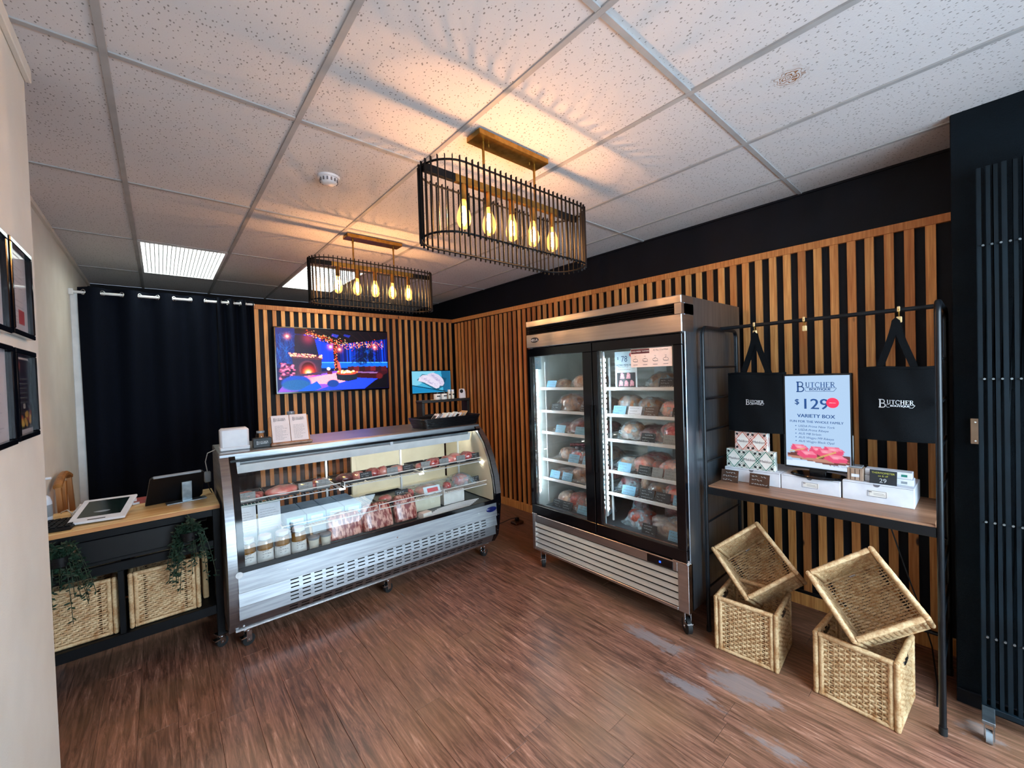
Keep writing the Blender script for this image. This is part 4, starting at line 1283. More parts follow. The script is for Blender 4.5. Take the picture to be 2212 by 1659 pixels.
# curved front glass with black surround
GP = prof[3:]
def gl_sheet(x0, x1, k0=0, off=0.0):
    b = B(); n = len(GP)
    b.add([(x, y - off, z) for x in (x0, x1) for y, z in GP], [(i, i + 1, n + i + 1, n + i) for i in range(n - 1)])
    return b
LO('front_glass', gl_sheet(.06, CL - .03), 'case_glass', sm=80)
LO('glass_surround', gl_sheet(.052, .088, off=.003), 'black_gloss', sm=80)
LO('glass_surround', gl_sheet(CL - .062, CL - .028, off=.003), 'black_gloss', sm=80)
LO('glass_surround', B().box(.055, CL - .03, -.004, .006, .522, .556, .001), 'black_gloss')
LO('glass_surround', B().box(.055, CL - .03, .262, .322, 1.168, 1.186, .002), 'black_gloss')
LO('hinge_cap', B().cyl((.055, -.006, .515), (.055, .02, .515), .02, n=18), 'chrome', sm=40)
# light bar under the top
LO('light_tube', B().cyl((.10, .335, 1.152), (CL - .13, .335, 1.152), .0165, n=14), 'lid_clear', sm=60)
LO('tube_clip', B().box(.09, .115, .315, .35, 1.13, 1.178, .002), 'white_plastic')
LO('tube_clip', B().box(1.18, 1.205, .312, .35, 1.132, 1.172, .002), 'white_plastic')
LO('light_housing', B().prism([(.365, 1.145), (.375, 1.145), (.40, 1.07), (.39, 1.068)], .06, CL - .07, 0), 'white_enamel')
LO('light_strip', B().box(.08, CL - .10, .37, .378, 1.146, 1.153), 'led_warm')
LO('light_strip', B().box(.10, CL - .12, .42, .44, 1.176, 1.182), 'led_warm')
# wire shelves
def wire_shelf(x0, x1, z, y0, y1, name='wire_shelf'):
    b = B()
    n = int((x1 - x0) / .021)
    for i in range(n + 1):
        x = x0 + (x1 - x0) * i / n
        b.cyl((x, y0, z), (x, y1, z), .0019, n=5, cap=False)
    sh = LO(name, b, 'white_enamel', kind='stuff', sm=60)
    fr = B()
    fr.tube([(x0, y0 + .05, z + .034), (x0, y0, z + .034), (x0, y0 - .001, z - .003), (x0 + .004, y0 - .001, z - .004)], .004, 6)
    fr.tube([(x0, y0 - .002, z + .034), (x1, y0 - .002, z + .034), (x1, y0 - .002, z - .004), (x0, y0 - .002, z - .004)], .0042, 6, closed=True)
    fr.cyl((x0, y1, z), (x1, y1, z), .004, n=6)
    for xx in (x0, x1): fr.cyl((xx, y0, z - .003), (xx, y1, z - .003), .004, n=6)
    LO('shelf_frame', fr, 'white_enamel', sm=60)
    return sh
US, MS = .885, .672
for a, b_ in ((.075, .73), (.76, 1.39), (1.42, CL - .075)):
    wire_shelf(a, b_, US, .20, .62)
for a, b_ in ((.32, .98), (1.0, 1.56), (1.58, CL - .06)):
    wire_shelf(a, b_, MS, .14, .60)
for xx in (.745, 1.405, CL - .06, .066):
    LO('shelf_standard', B().box(xx - .008, xx + .008, .62, .64, .52, 1.15, .002), 'white_enamel')
    LO('shelf_bracket', B().box(xx - .004, xx + .004, .22, .63, US - .03, US - .012, .002), 'white_enamel')
    LO('light_strip', B().box(xx - .02, xx + .02, .205, .215, US - .022, US - .014), 'led_warm')
for xx in (.10, 1.04, 1.98):
    caster(case, xx, .135, .115)
    caster(case, xx, .80, .115)
# parts of casters were built in case coordinates: let them follow the case
for o in list(COL.objects):
    if o.name.startswith('caster') and o.parent == case:
        o.matrix_parent_inverse = Matrix.Identity(4)

def CP(x, y, z, yaw=0, pitch=0, roll=0): return CM @ place(x, y, z, yaw, pitch, roll)
UP = 'goods on the upper shelf of the display case'
MD = 'goods on the middle shelf of the display case'
BT = 'goods on the floor of the display case'
zt = US + .003
def tray(Mx, w, d, label, group):
    t = mthing('black_tray', label, 'tray', Mx, group)
    b = B()
    b.box(-w / 2, w / 2, -d / 2, d / 2, 0, .004).box(-w / 2, w / 2, -d / 2, -d / 2 + .004, .004, .022).box(-w / 2, w / 2, d / 2 - .004, d / 2, .004, .022)
    b.box(-w / 2, -w / 2 + .004, -d / 2, d / 2, .004, .022).box(w / 2 - .004, w / 2, -d / 2, d / 2, .004, .022)
    shared(('tray', w, d), 'dish', lambda: b, 'tray_black', t)
    return t
trays = [(.16, 'first'), (.36, 'second'), (.57, 'third'), (.83, 'fourth'), (1.04, 'fifth'), (1.25, 'sixth'), (1.50, 'seventh'), (1.71, 'eighth'), (1.92, 'ninth')]
for k, (x, w_) in enumerate(trays):
    tray(CP(x, .40, zt), .19, .32, 'black meat tray, %s from left on the upper case shelf' % w_, UP)
steaks = [(.13, .30, 'meat_pink', .10, .10, .045), (.20, .29, 'meat_red', .07, .09, .035), (.36, .31, 'meat_pink', .17, .13, .042), (.56, .32, 'meat_red', .12, .10, .035),
          (.63, .40, 'meat_dark', .09, .10, .03), (.82, .36, 'meat_dark', .13, .11, .04), (.90, .30, 'meat_pink', .07, .09, .05), (1.03, .33, 'meat_red', .10, .11, .05),
          (1.10, .30, 'meat_pink', .07, .08, .055), (1.23, .31, 'meat_pink', .10, .10, .045), (1.45, .30, 'meat_pink', .09, .09, .035), (1.56, .29, 'meat_red', .13, .10, .055),
          (1.72, .30, 'meat_pink', .10, .10, .05), (1.80, .31, 'meat_pink', .10, .09, .06), (1.93, .30, 'meat_red', .10, .10, .06), (1.99, .28, 'meat_pink', .05, .06, .05)]
NTH = ['first', 'second', 'third', 'fourth', 'fifth', 'sixth', 'seventh', 'eighth', 'ninth', 'tenth', 'eleventh', 'twelfth', 'thirteenth', 'fourteenth', 'fifteenth', 'sixteenth', 'seventeenth', 'eighteenth']
DESC = {'meat_pink': 'pale pink cut of meat', 'meat_red': 'red beef steak', 'meat_dark': 'dark red cut of meat'}
for k, (x, y, kd, L, W, H) in enumerate(steaks):
    meat_pack(CP(x, y, zt + .006, random.uniform(-.5, .5)), kd, round(L * 1.2, 3), round(W * 1.2, 3), round(H * 1.35, 3), '%s, %s piece from left on the upper case shelf' % (DESC[kd], NTH[k]), UP, film=None, var=k, name='meat_cut')
tags_u = [(.14, 'grey_tag'), (.50, 'grey_tag'), (.62, 'grey_tag'), (.94, 'slate_tag'), (1.16, 'grey_tag'), (1.30, 'slate_tag'), (1.47, 'grey_tag'), (1.65, 'grey_tag'), (1.83, 'grey_tag'), (1.99, 'slate_tag')]
for k, (x, mt) in enumerate(tags_u):
    price_tag(CP(x, .235, zt + .01), .095, .062, mt, 'chalk' if mt == 'slate_tag' else 'ink_grey', '%s price card, %s from left on the upper case shelf' % ('black' if mt == 'slate_tag' else 'grey', NTH[k]), 'price cards on the upper case shelf')
# middle shelf
zm = MS + .003
def flat_box(Mx, w, d, h, body, stripe, label, group, name='flat_carton'):
    t = mthing(name, label, 'box', Mx, group)
    shared(('fb', w, d, h, body), 'carton', lambda: B().box(-w / 2, w / 2, -d / 2, d / 2, 0, h, .002), body, t)
    if stripe: shared(('fs', w, d, h, stripe), 'label_band', lambda: B().box(-w * .3, w * .35, -d / 2 - .0012, -d / 2 + .001, h * .25, h * .75), stripe, t)
    return t
for k in range(4):  # cartons whose blue mostly stands in for street reflections on the glass
    flat_box(CP(.42 + k * .13, .36, zm), .125, .36, .07, 'carton_blue', 'poster_white', 'pale blue carton, %s from left on the middle case shelf' % NTH[k], MD)
price_tag(CP(.80, .19, zm + .01), .11, .04, 'slate_tag', 'chalk', 'low black price card before the pale blue cartons', 'price cards on the middle case shelf', rows=1)
tray(CP(1.18, .36, zm), .30, .36, 'large black tray behind the dry aged card on the middle case shelf', MD)
meat_pack(CP(1.10, .27, zm + .008), 'meat_pink', .11, .08, .05, 'pink cut left of the dry aged card on the middle case shelf', MD, film=None, var=31, name='meat_cut')
meat_pack(CP(1.31, .26, zm + .008), 'meat_red', .07, .07, .06, 'small red cut right of the dry aged card on the middle case shelf', MD, film=None, var=32, name='meat_cut')
price_tag(CP(1.22, .20, zm + .008), .115, .085, 'slate_tag', 'chalk', 'black chalk card reading DRY AGED on the middle case shelf', 'price cards on the middle case shelf', texts=[('DRY', .032, -.01, .048), ('AGED', .028, 0, .014)])
meat_pack(CP(1.50, .30, zm, .1), 'meat_pink', .22, .18, .055, 'pink meat in clear film beside the dry aged card', MD, var=33)
flat_box(CP(1.50, .19, zm + .004, 0, -.5), .16, .004, .07, 'poster_white', 'badge_red_print', 'white printed label card leaning on the filmed meat pack', MD, 'label_card')
meat_pack(CP(1.68, .26, zm, .3), 'meat_red', .07, .08, .06, 'small red cut between the filmed packs on the middle case shelf', MD, film=None, var=34, name='meat_cut')
meat_pack(CP(1.86, .32, zm, -.2), 'meat_pink', .16, .14, .09, 'thick pink cut on blue film, right end of the middle case shelf', MD, film='film_blue', var=35, flange_k=1.7)
price_tag(CP(1.97, .22, zm + .006), .09, .06, 'slate_tag', 'chalk', 'black price card at the right end of the middle case shelf', 'price cards on the middle case shelf')
# white information sheets standing at the left, under the upper shelf
for k, (x, w_) in enumerate(((.135, .12), (.275, .14))):
    t = mthing('info_sheet', 'white printed sheet standing in the case, %s of two at left' % ('left' if k == 0 else 'right'), 'sheet', CP(x, .30, .655, 0, -.12))
    obj('card', B().box(-w_ / 2, w_ / 2, 0, .003, 0, .19, .001), 'white_card', t, local=True)
    obj('print', print_lines(40 + k, w_, .16, 9).xf(frame_mat((0, -.0014, .005), (1, 0, 0), (0, 0, 1))), 'ink_grey', t, local=True)
    obj('header_strip', B().box(-w_ / 2, w_ / 2, -.001, .004, .19, .205), 'green_print', t, local=True)
    obj('foot', B().box(-w_ / 2, w_ / 2, .0, .05, -.135, 0, .002), 'poster_white', t, local=True)
# floor of the case: jars, tubs, marbled slabs
zd = .521
def jar(Mx, label, r=.047, h=.165):
    t = mthing('sauce_jar', label, 'jar', Mx, BT)
    shared(('jar', r, h), 'contents', lambda: B().lathe([(0, .002), (r * .97, .004), (r * .985, h * .70), (r * .95, h * .78), (r * .80, h * .87), (0, h * .872)], 24), 'honey', t, 50)
    shared(('jarg', r, h), 'glass', lambda: B().lathe([(r, 0), (r, h * .73), (r * .93, h * .82), (r * .76, h * .89), (r * .76, h * .93)], 24), 'jar_glass', t, 60)
    shared(('jarl', r, h), 'label_wrap', lambda: B().lathe([(r * 1.01, h * .03), (r * 1.012, h * .04), (r * 1.012, h * .50), (r * 1.01, h * .51)], 24), 'jar_label', t, 50)
    shared(('jarp', r, h), 'label_print', lambda: scribble(3, .06, .06, 3).xf(frame_mat((0, -r * 1.06, h * .2), (1, 0, 0), (0, 0, 1))), 'ink_grey', t)
    shared(('jarc', r, h), 'lid', lambda: B().lathe([(r * .8, h * .90), (r * .82, h * .91), (r * .82, h * 1.03), (r * .76, h * 1.05), (0, h * 1.05)], 24), 'white_plastic', t, 40)
    return t
for k, x in enumerate((.115, .212, .312, .412)):
    jar(CP(x, .105, zd), 'amber sauce jar with white label, %s from left on the case floor' % NTH[k])
def tub(Mx, label):
    t = mthing('spread_tub', label, 'tub', Mx, BT)
    shared(('tub',), 'cup', lambda: B().lathe([(.028, 0), (.036, .07)], 22), 'cup_cream', t, 50)
    shared(('tubl',), 'lid', lambda: B().lathe([(.038, .068), (.039, .072), (.039, .082), (.034, .086), (0, .086)], 22), 'lid_clear', t, 40)
tub(CP(.505, .095, zd), 'cream tub with clear lid beside the jars, left of two')
tub(CP(.585, .10, zd), 'cream tub with clear lid beside the jars, right of two')
t = mthing('tan_carton', 'tan folded carton with grey card behind the cream tubs', 'box', CP(.56, .22, zd, .1))
obj('carton', B().prism([(-.08, 0), (.06, 0), (.06, .15), (-.02, .15)], -.065, .065, 0), 'tan_card', t, local=True)
obj('card', B().box(-.05, .05, -.085, -.082, .05, .11).xf(Matrix.Rotation(-.35, 4, 'X')), 'grey_tag', t, local=True)
def slab(Mx, w, h, label, var):
    t = mthing('marbled_slab', label, 'meat', Mx, BT)
    r = random.Random(var)
    obj('meat', blob(var * 3 + 5, w, .09, h, nu=28, nv=14, e=.45, amp=.05), 'meat_marbled', t, 80, local=True)
    obj('fat_edge', B().sheet(lambda u, v: ((u - .5) * w * .9, (v - .5) * .085, h * (1.0 + .02 * math.sin(9 * u + var)) + .006 * math.cos(3 * v)), 14, 4), 'fat_cream', t, 80, local=True)
    return t
slab(CP(.735, .14, zd, .06, -.32), .25, .19, 'marbled rib slab lying left of three on the case floor', 1)
slab(CP(.985, .14, zd, .04, -.32), .24, .20, 'marbled rib slab in the middle of three on the case floor', 2)
slab(CP(1.225, .16, zd, .02, -.30), .19, .21, 'marbled rib slab, right of three and darkest, on the case floor', 3)
for k in range(3):
    flat_box(CP(1.37, .10, zd + .017 * k, .2), .09, .07, .016, 'carton_white', None, 'small white sachet box, %s in the pile beside the darkest slab' % ('bottom', 'middle', 'top')[0 if k == 0 else k], BT, 'sachet_box')
flat_box(CP(1.49, .34, zd), .26, .12, .12, 'liner_cream', None, 'cream carton below the filmed meat on the case floor', BT)
flat_box(CP(1.76, .33, zd), .22, .12, .12, 'carton_white', None, 'white carton right of the cream carton on the case floor', BT)
gr = B()  # white bars modelled in the curved form of the deck louvers' reflection
for k in range(9):
    gr.tube([(1.30 + .03 * k + .45 * u, .05 + .022 * k * .9 + .03 * math.sin(PI * u), zd + .004) for u in [i / 8 for i in range(9)]], .004, 6)
tag(obj('grille_reflection', gr.xf(CM), 'white_enamel', smooth=60), 'white curved air grille lying at the right of the case floor', 'grille')

# ================================================================== ON TOP OF THE DISPLAY CASE
zc_ = TOPZ + .0045
def CT(x, y, z=0, yaw=0, pitch=0, roll=0): return CM @ place(x, y, zc_ + z, yaw, pitch, roll)
t = mthing('receipt_printer', 'white boxy receipt printer on the left end of the case top', 'printer', CT(.105, .50))
obj('housing', B().box(-.085, .085, -.055, .055, 0, .155, .012), 'white_plastic', t, 40, local=True)
obj('base', B().box(-.088, .088, -.058, .058, 0, .03, .006), 'white_plastic', t, 40, local=True)
obj('paper_slot', B().box(-.06, .06, -.02, -.01, .1545, .156), 'ink_grey', t, local=True)
t = mthing('card_holder', 'small black box with white shop lettering on the case top', 'box', CT(.27, .47))
obj('box', B().box(-.058, .058, -.03, .03, 0, .068, .002), 'black_plastic', t, local=True)
obj('lettering', logo(.075).xf(frame_mat((.0, -.0312, .034), (1, 0, 0), (0, 0, 1))), 'logo_white', t, local=True)
def glass_jar(Mx, label, r=.03, h=.07):
    t = mthing('glass_jar', label, 'jar', Mx)
    obj('glass', B().lathe([(0, 0), (r, .002), (r, h * .7), (r * .8, h * .85)], 20), 'jar_glass', t, 60, local=True)
    obj('lid', B().lathe([(r * .5, h * .86), (r * .85, h * .87), (r * .85, h), (0, h)], 20), 'lid_clear', t, 40, local=True)
glass_jar(CT(.275, .56), 'clear lidded jar behind the small black box', .032, .11)
glass_jar(CT(.50, .64), 'clear lidded jar behind the wooden menu stand', .034, .235)
# menu stand with two menus
t = mthing('menu_stand', 'wooden menu easel on the case top', 'stand', CT(.46, .47, 0, -.02))
obj('ledge', B().box(-.14, .14, -.06, -.01, 0, .022, .006), 'walnut_shelf', t, local=True)
back = B().box(-.135, .135, 0, .010, 0, .20, .002).xf(Matrix.Translation((0, -.005, .018)) @ Matrix.Rotation(-.30, 4, 'X'))
obj('back_board', back, 'menu_wood', t, local=True)
obj('rear_strut', B().box(-.02, .02, .045, .13, 0, .012, .002).box(-.02, .02, .10, .112, 0, .16, .002), 'menu_wood', t, local=True)
SM = CT(.46, .47, 0, -.02)
for k, sx in enumerate((-.062, .062)):
    Mx = SM @ Matrix.Translation((sx, -.018, .022)) @ Matrix.Rotation(-.30, 4, 'X')
    m_ = mthing('menu', 'printed menu sheet, %s of the pair on the wooden easel' % ('left' if k == 0 else 'right'), 'menu', Mx, 'menus on the easel')
    obj('sheet', B().box(-.06, .06, 0, .004, 0, .205, .001), 'paper', m_, local=True)
    obj('heading', logo(.082).xf(frame_mat((0 if k else -.004, -.0012, .17), (1, 0, 0), (0, 0, 1))), 'ink_grey', m_, local=True)
    obj('print', print_lines(60 + k, .1, .12, 11).xf(frame_mat((0, -.0012, .012), (1, 0, 0), (0, 0, 1))), 'ink_grey', m_, local=True)
# long black basket with packets
t = mthing('black_basket', 'long black woven basket on the right of the case top', 'basket', CT(1.83, .505, 0, .03))
w_, d_, h_ = .66, .30, .092
def taper_wall(t0, t1, rows, parent):
    for r_ in range(rows):
        z0, z1 = h_ * r_ / rows, h_ * (r_ + 1) / rows
        g = .80 + .2 * (r_ + .5) / rows
        b = B(); a = []
        L2, D2, rc = w_ / 2 * (.9 + .1 * (r_ + .5) / rows), d_ / 2 * (.86 + .14 * (r_ + .5) / rows), .04
        for cx, cy, a0 in ((L2 - rc, D2 - rc, 0), (-L2 + rc, D2 - rc, 90), (-L2 + rc, -D2 + rc, 180), (L2 - rc, -D2 + rc, 270)):
            for q in range(5): a.append((cx + rc * math.cos(RAD(a0 + 22.5 * q)), cy + rc * math.sin(RAD(a0 + 22.5 * q)), (z0 + z1) / 2))
        b.tube(a, (z1 - z0) * .52, 8, closed=True)
        obj('band', b, 'tray_black', parent, 60, local=True)
taper_wall(0, 0, 7, t)
obj('bottom', B().box(-.29, .29, -.12, .12, .002, .008), 'tray_black', t, local=True)
BM = CT(1.83, .505, 0, .03)
r = random.Random(4)
specs = [(-.20, 'white_card'), (-.165, 'lid_clear'), (-.13, 'white_card'), (-.095, 'poster_white'), (-.05, 'poster_white'), (-.01, 'white_card'), (.035, 'poster_white'), (.07, 'white_card'), (.11, 'tan_card'), (.15, 'tan_card')]
for k, (x, mt) in enumerate(specs):
    nm = {'white_card': 'white', 'lid_clear': 'grey', 'poster_white': 'pale', 'tan_card': 'tan'}[mt]
    p_ = mthing('spice_packet', '%s packet leaning in the black basket, %s from left' % (nm, NTH[k]), 'packet', BM @ place(x, -.01 + r.uniform(-.03, .03), .02, r.uniform(-.2, .2), 0, .75 + r.uniform(-.1, .1)), 'packets in the black basket')
    shared(('pk', mt), 'pouch', lambda: B().box(-.005, .005, -.05, .05, 0, .135, .004), mt, p_, 40)
    shared(('pkl', mt), 'label_patch', lambda: B().box(-.0065, -.005, -.035, .035, .06, .11), 'white_card' if mt != 'white_card' else 'ink_black', p_)
# two-tier dark stand behind the basket
t = mthing('display_stand', 'dark wooden two-legged display shelf behind the black basket', 'stand', CT(1.98, .78))
obj('shelf', B().box(-.29, .29, -.07, .07, .215, .24, .003), 'stand_dark', t, local=True)
for s in (-1, 1): obj('leg', B().box(s * .27 - .016, s * .27 + .016, -.06, .06, 0, .215, .003), 'stand_dark', t, local=True)
obj('back_rail', B().box(-.27, .27, .05, .06, .06, .09, .002), 'stand_dark', t, local=True)
SH = CT(1.98, .78, .2405)
def tin(x, label, r=.034, h=.075, body='carton_white', lid='black_plastic', tall=False):
    q = mthing('tin' if not tall else 'shaker', label, 'jar', SH @ place(x, -.01, 0), 'jars on the dark display shelf')
    obj('body', B().lathe([(r * .95, 0), (r, .003), (r, h * .74), (r * .9, h * .78)], 20), body, q, 40, local=True)
    obj('label_mark', B().box(-r * .5, r * .5, -r * 1.03, -r * .9, h * .4, h * .55), 'ink_black', q, local=True)
    obj('lid', B().lathe([(r * .94, h * .78), (r * .94, h * .98), (0, h)], 20), lid, q, 40, local=True)
tin(-.085, 'short white jar with dark lid, left of two on the dark shelf', .036, .078)
tin(-.005, 'short white jar with dark lid, right of two on the dark shelf', .036, .078)
tin(.062, 'slim pale shaker with white cap, left of two on the dark shelf', .016, .1, 'cup_cream', 'white_plastic', True)
tin(.105, 'slim pale shaker with white cap, right of two on the dark shelf', .016, .1, 'cup_cream', 'white_plastic', True)
q = mthing('hang_pouch', 'pale pouch with black disc standing at the right end of the dark shelf', 'pouch', SH @ place(.225, -.01, 0))
obj('pouch', B().prism([(-.036, 0), (.036, 0), (.034, .07), (.02, .1), (-.03, .1), (-.036, .06)], -.012, .012, 1), 'paper', q, local=True)
obj('disc', B().cyl((-.016, -.0125, .075), (-.016, -.016, .075), .02, n=20), 'ink_black', q, local=True)
tag(obj('chopstick', B().box(-.17, -.12, -.03, -.022, 0, .004).xf(SH), 'oak_top'), 'short pale wooden stick lying at the left of the dark shelf', 'stick')

# ================================================================== GLASS DOOR FRIDGE
FX, FY0, FY1 = 2.43, 1.205, 2.602
fr = thing('glass_door_fridge', 'tall stainless two-door glass fridge stocked with wrapped meat', 'fridge', (2.88, 1.9, 0))
BX = FX + .035
XB = 3.33
obj('side_panel', B().box(BX, XB, FY0, FY0 + .03, .165, 2.15, .003), 'steel_vertical', fr)
obj('side_panel', B().box(BX, XB, FY1 - .03, FY1, .165, 2.15, .003), 'steel_vertical', fr)
obj('back_panel', B().box(XB - .03, XB, FY0 + .03, FY1 - .03, .165, 2.15), 'steel_dark', fr)
obj('top_panel', B().box(BX, XB - .03, FY0 + .03, FY1 - .03, 2.12, 2.148), 'steel_dark', fr)
obj('base_box', B().box(BX + .02, XB - .03, FY0 + .03, FY1 - .03, .165, .50), 'dark_inside', fr)
lin = B().box(XB - .06, XB - .032, FY0 + .035, FY1 - .035, .52, 1.90).box(BX + .02, XB - .06, FY0 + .031, FY0 + .04, .52, 1.90).box(BX + .02, XB - .06, FY1 - .04, FY1 - .031, .52, 1.90)
lin.box(BX + .02, XB - .06, FY0 + .04, FY1 - .04, 1.88, 1.90)
obj('inner_liner', lin, 'liner_grey', fr)
obj('inner_floor', B().box(BX + .02, XB - .06, FY0 + .04, FY1 - .04, .505, .53), 'deck_grey', fr)
wv = B().sheet(lambda u, v: (XB - .085 + .012 * math.sin(2 * PI * 16 * v), FY0 + .05 + (FY1 - FY0 - .1) * u, .60 + 1.24 * v), 2, 160)
obj('rippled_backing', wv, 'liner_grey', fr, 80)
# header
obj('header', B().box(FX - .004, BX + .12, FY0, FY1, 1.922, 2.034, .004).box(FX - .004, BX + .12, FY0, FY1, 2.100, 2.15, .004)
    .box(FX - .004, BX + .12, FY0, FY0 + .045, 2.034, 2.10).box(FX + .03, BX + .12, FY0, FY1, 2.034, 2.10), 'steel', fr)
for k in range(4):
    z = 2.038 + .0155 * k
    obj('vent_slat', B().prism([(FX + .002, z), (FX + .012, z + .013), (FX + .028, z + .013), (FX + .028, z)], FY0 + .046, FY1 - .002, 1), 'black_plastic', fr)
lg = obj('brand_plate', B().lathe([(0, 0), (.048, 0), (.05, -.002), (.05, -.004)], 30, (0, 0, 0), 1, .42).xf(frame_mat((FX - .008, 2.50, 1.985), (0, -1, 0), (0, 0, 1))), 'ink_black', fr, 40)
lb = B(); text_into(lb, 'NELLA', .03, 0, -.011, bold=.0012)
obj('lettering', lb.xf(frame_mat((FX - .0092, 2.50, 1.985), (0, -1, 0), (0, 0, 1))), 'logo_white', lg)
# doors
MID = 1.902
for k, (y0, y1, g0, g1, w_) in enumerate(((MID + .004, FY1 - .002, 1.992, 2.566, 'left'), (FY0 + .004, MID - .004, 1.270, 1.852, 'right'))):
    z0, z1, gz0, gz1 = .485, 1.914, .562, 1.846
    d = obj('door', B().box(FX, FX + .034, y0, y1, gz1, z1, .003).box(FX, FX + .034, y0, y1, z0, gz0, .003).box(FX, FX + .034, y0, g0, gz0, gz1, .003).box(FX, FX + .034, g1, y1, gz0, gz1, .003), 'black_gloss', fr, label='black framed %s glass door' % w_)
    obj('pane', B().box(FX + .012, FX + .016, g0, g1, gz0, gz1), 'pane_glass', d)
    obj('spacer', B().box(FX + .018, FX + .03, g0, g1, gz0, gz0 + .012).box(FX + .018, FX + .03, g1 - .014, g1, gz0 + .012, gz1), 'chrome', d)
    hy = MID + (.018 if k == 0 else -.018)
    obj('handle', B().box(FX - .006, FX, hy - .008, hy + .008, .95, 1.45, .002), 'black_metal', d)
    # chain of cool white diodes inside the hinge side of each door
    ls = B()
    for q in range(30):
        z = .68 + 1.10 * q / 29
        ls.box(FX + .050, FX + .060, g1 - .030, g1 - .020, z - .011, z + .011, .002)
    obj('led_strip', ls, 'led_cool', fr, kind='stuff')
    obj('led_channel', B().box(FX + .046, FX + .066, g1 - .020, g1 - .006, .62, 1.84, .002), 'white_enamel', fr)
obj('hinge', B().box(FX - .004, FX + .03, FY0 + .002, FY0 + .10, .474, .485, .002), 'chrome', fr)
obj('hinge', B().box(FX - .004, FX + .03, FY1 - .06, FY1 - .002, .474, .485, .002), 'chrome', fr)
obj('hinge', B().cyl((FX + .02, FY0 + .008, .462), (FX + .02, FY0 + .008, .50), .012, n=12), 'chrome', fr, 40)
# machine compartment grille
obj('grille_frame', B().box(FX + .0, BX + .03, FY0, FY0 + .07, .165, .474, .004).box(FX, BX + .03, FY1 - .035, FY1, .165, .474, .004)
    .box(FX, BX + .03, FY0 + .07, FY1 - .035, .412, .474, .003).box(FX, BX + .03, FY0 + .07, FY1 - .035, .165, .186, .003), 'steel', fr)
for k in range(5):
    z = .188 + .0447 * k
    obj('grille_louver', B().prism([(FX + .003, z + .004), (FX + .018, z + .032), (FX + .022, z + .032), (FX + .007, z + .004)], FY0 + .07, FY1 - .035, 1), 'louver_steel', fr)
obj('corner_post', B().box(FX - .002, BX + .01, FY0 - .003, FY0 + .006, .165, .474, .002), 'chrome', fr)
cp = obj('control_panel', B().box(FX - .003, FX + .004, 1.303, 1.487, .414, .468, .006), 'black_gloss', fr)
obj('display_digits', B().box(FX - .0036, FX - .003, 1.385, 1.398, .434, .446), 'display_blue', cp)
for y in (1.255, 2.55):
    for x_ in (2.50, 3.25):
        caster(fr, x_, y, .165, r=.05, yaw=.9 if x_ < 3 else .2)
# shelves: five per side
SZ = [1.566, 1.368, 1.182, .945, .778]
SIDES = {'left': (1.955, 2.555), 'right': (1.248, 1.868)}
for w_, (a, b_) in SIDES.items():
    for z in SZ:
        b = B()
        n = 20
        for i in range(n + 1):
            y = a + (b_ - a) * i / n
            b.cyl((2.545, y, z - .004), (3.22, y, z - .004), .002, n=5, cap=False)
        obj('fridge_shelf', b, 'white_enamel', fr, 60, kind='stuff')
        obj('shelf_lip', B().box(2.535, 2.545, a, b_, z - .012, z + .012, .002), 'white_enamel', fr)
    for y in (a - .006, b_ + .006):
        obj('shelf_upright', B().box(2.60, 2.612, y - .006, y + .006, .55, 1.80, .001), 'white_enamel', fr)
obj('mullion', B().box(FX + .04, FX + .09, MID - .03, MID + .03, .52, 1.90, .003), 'liner_grey', fr)

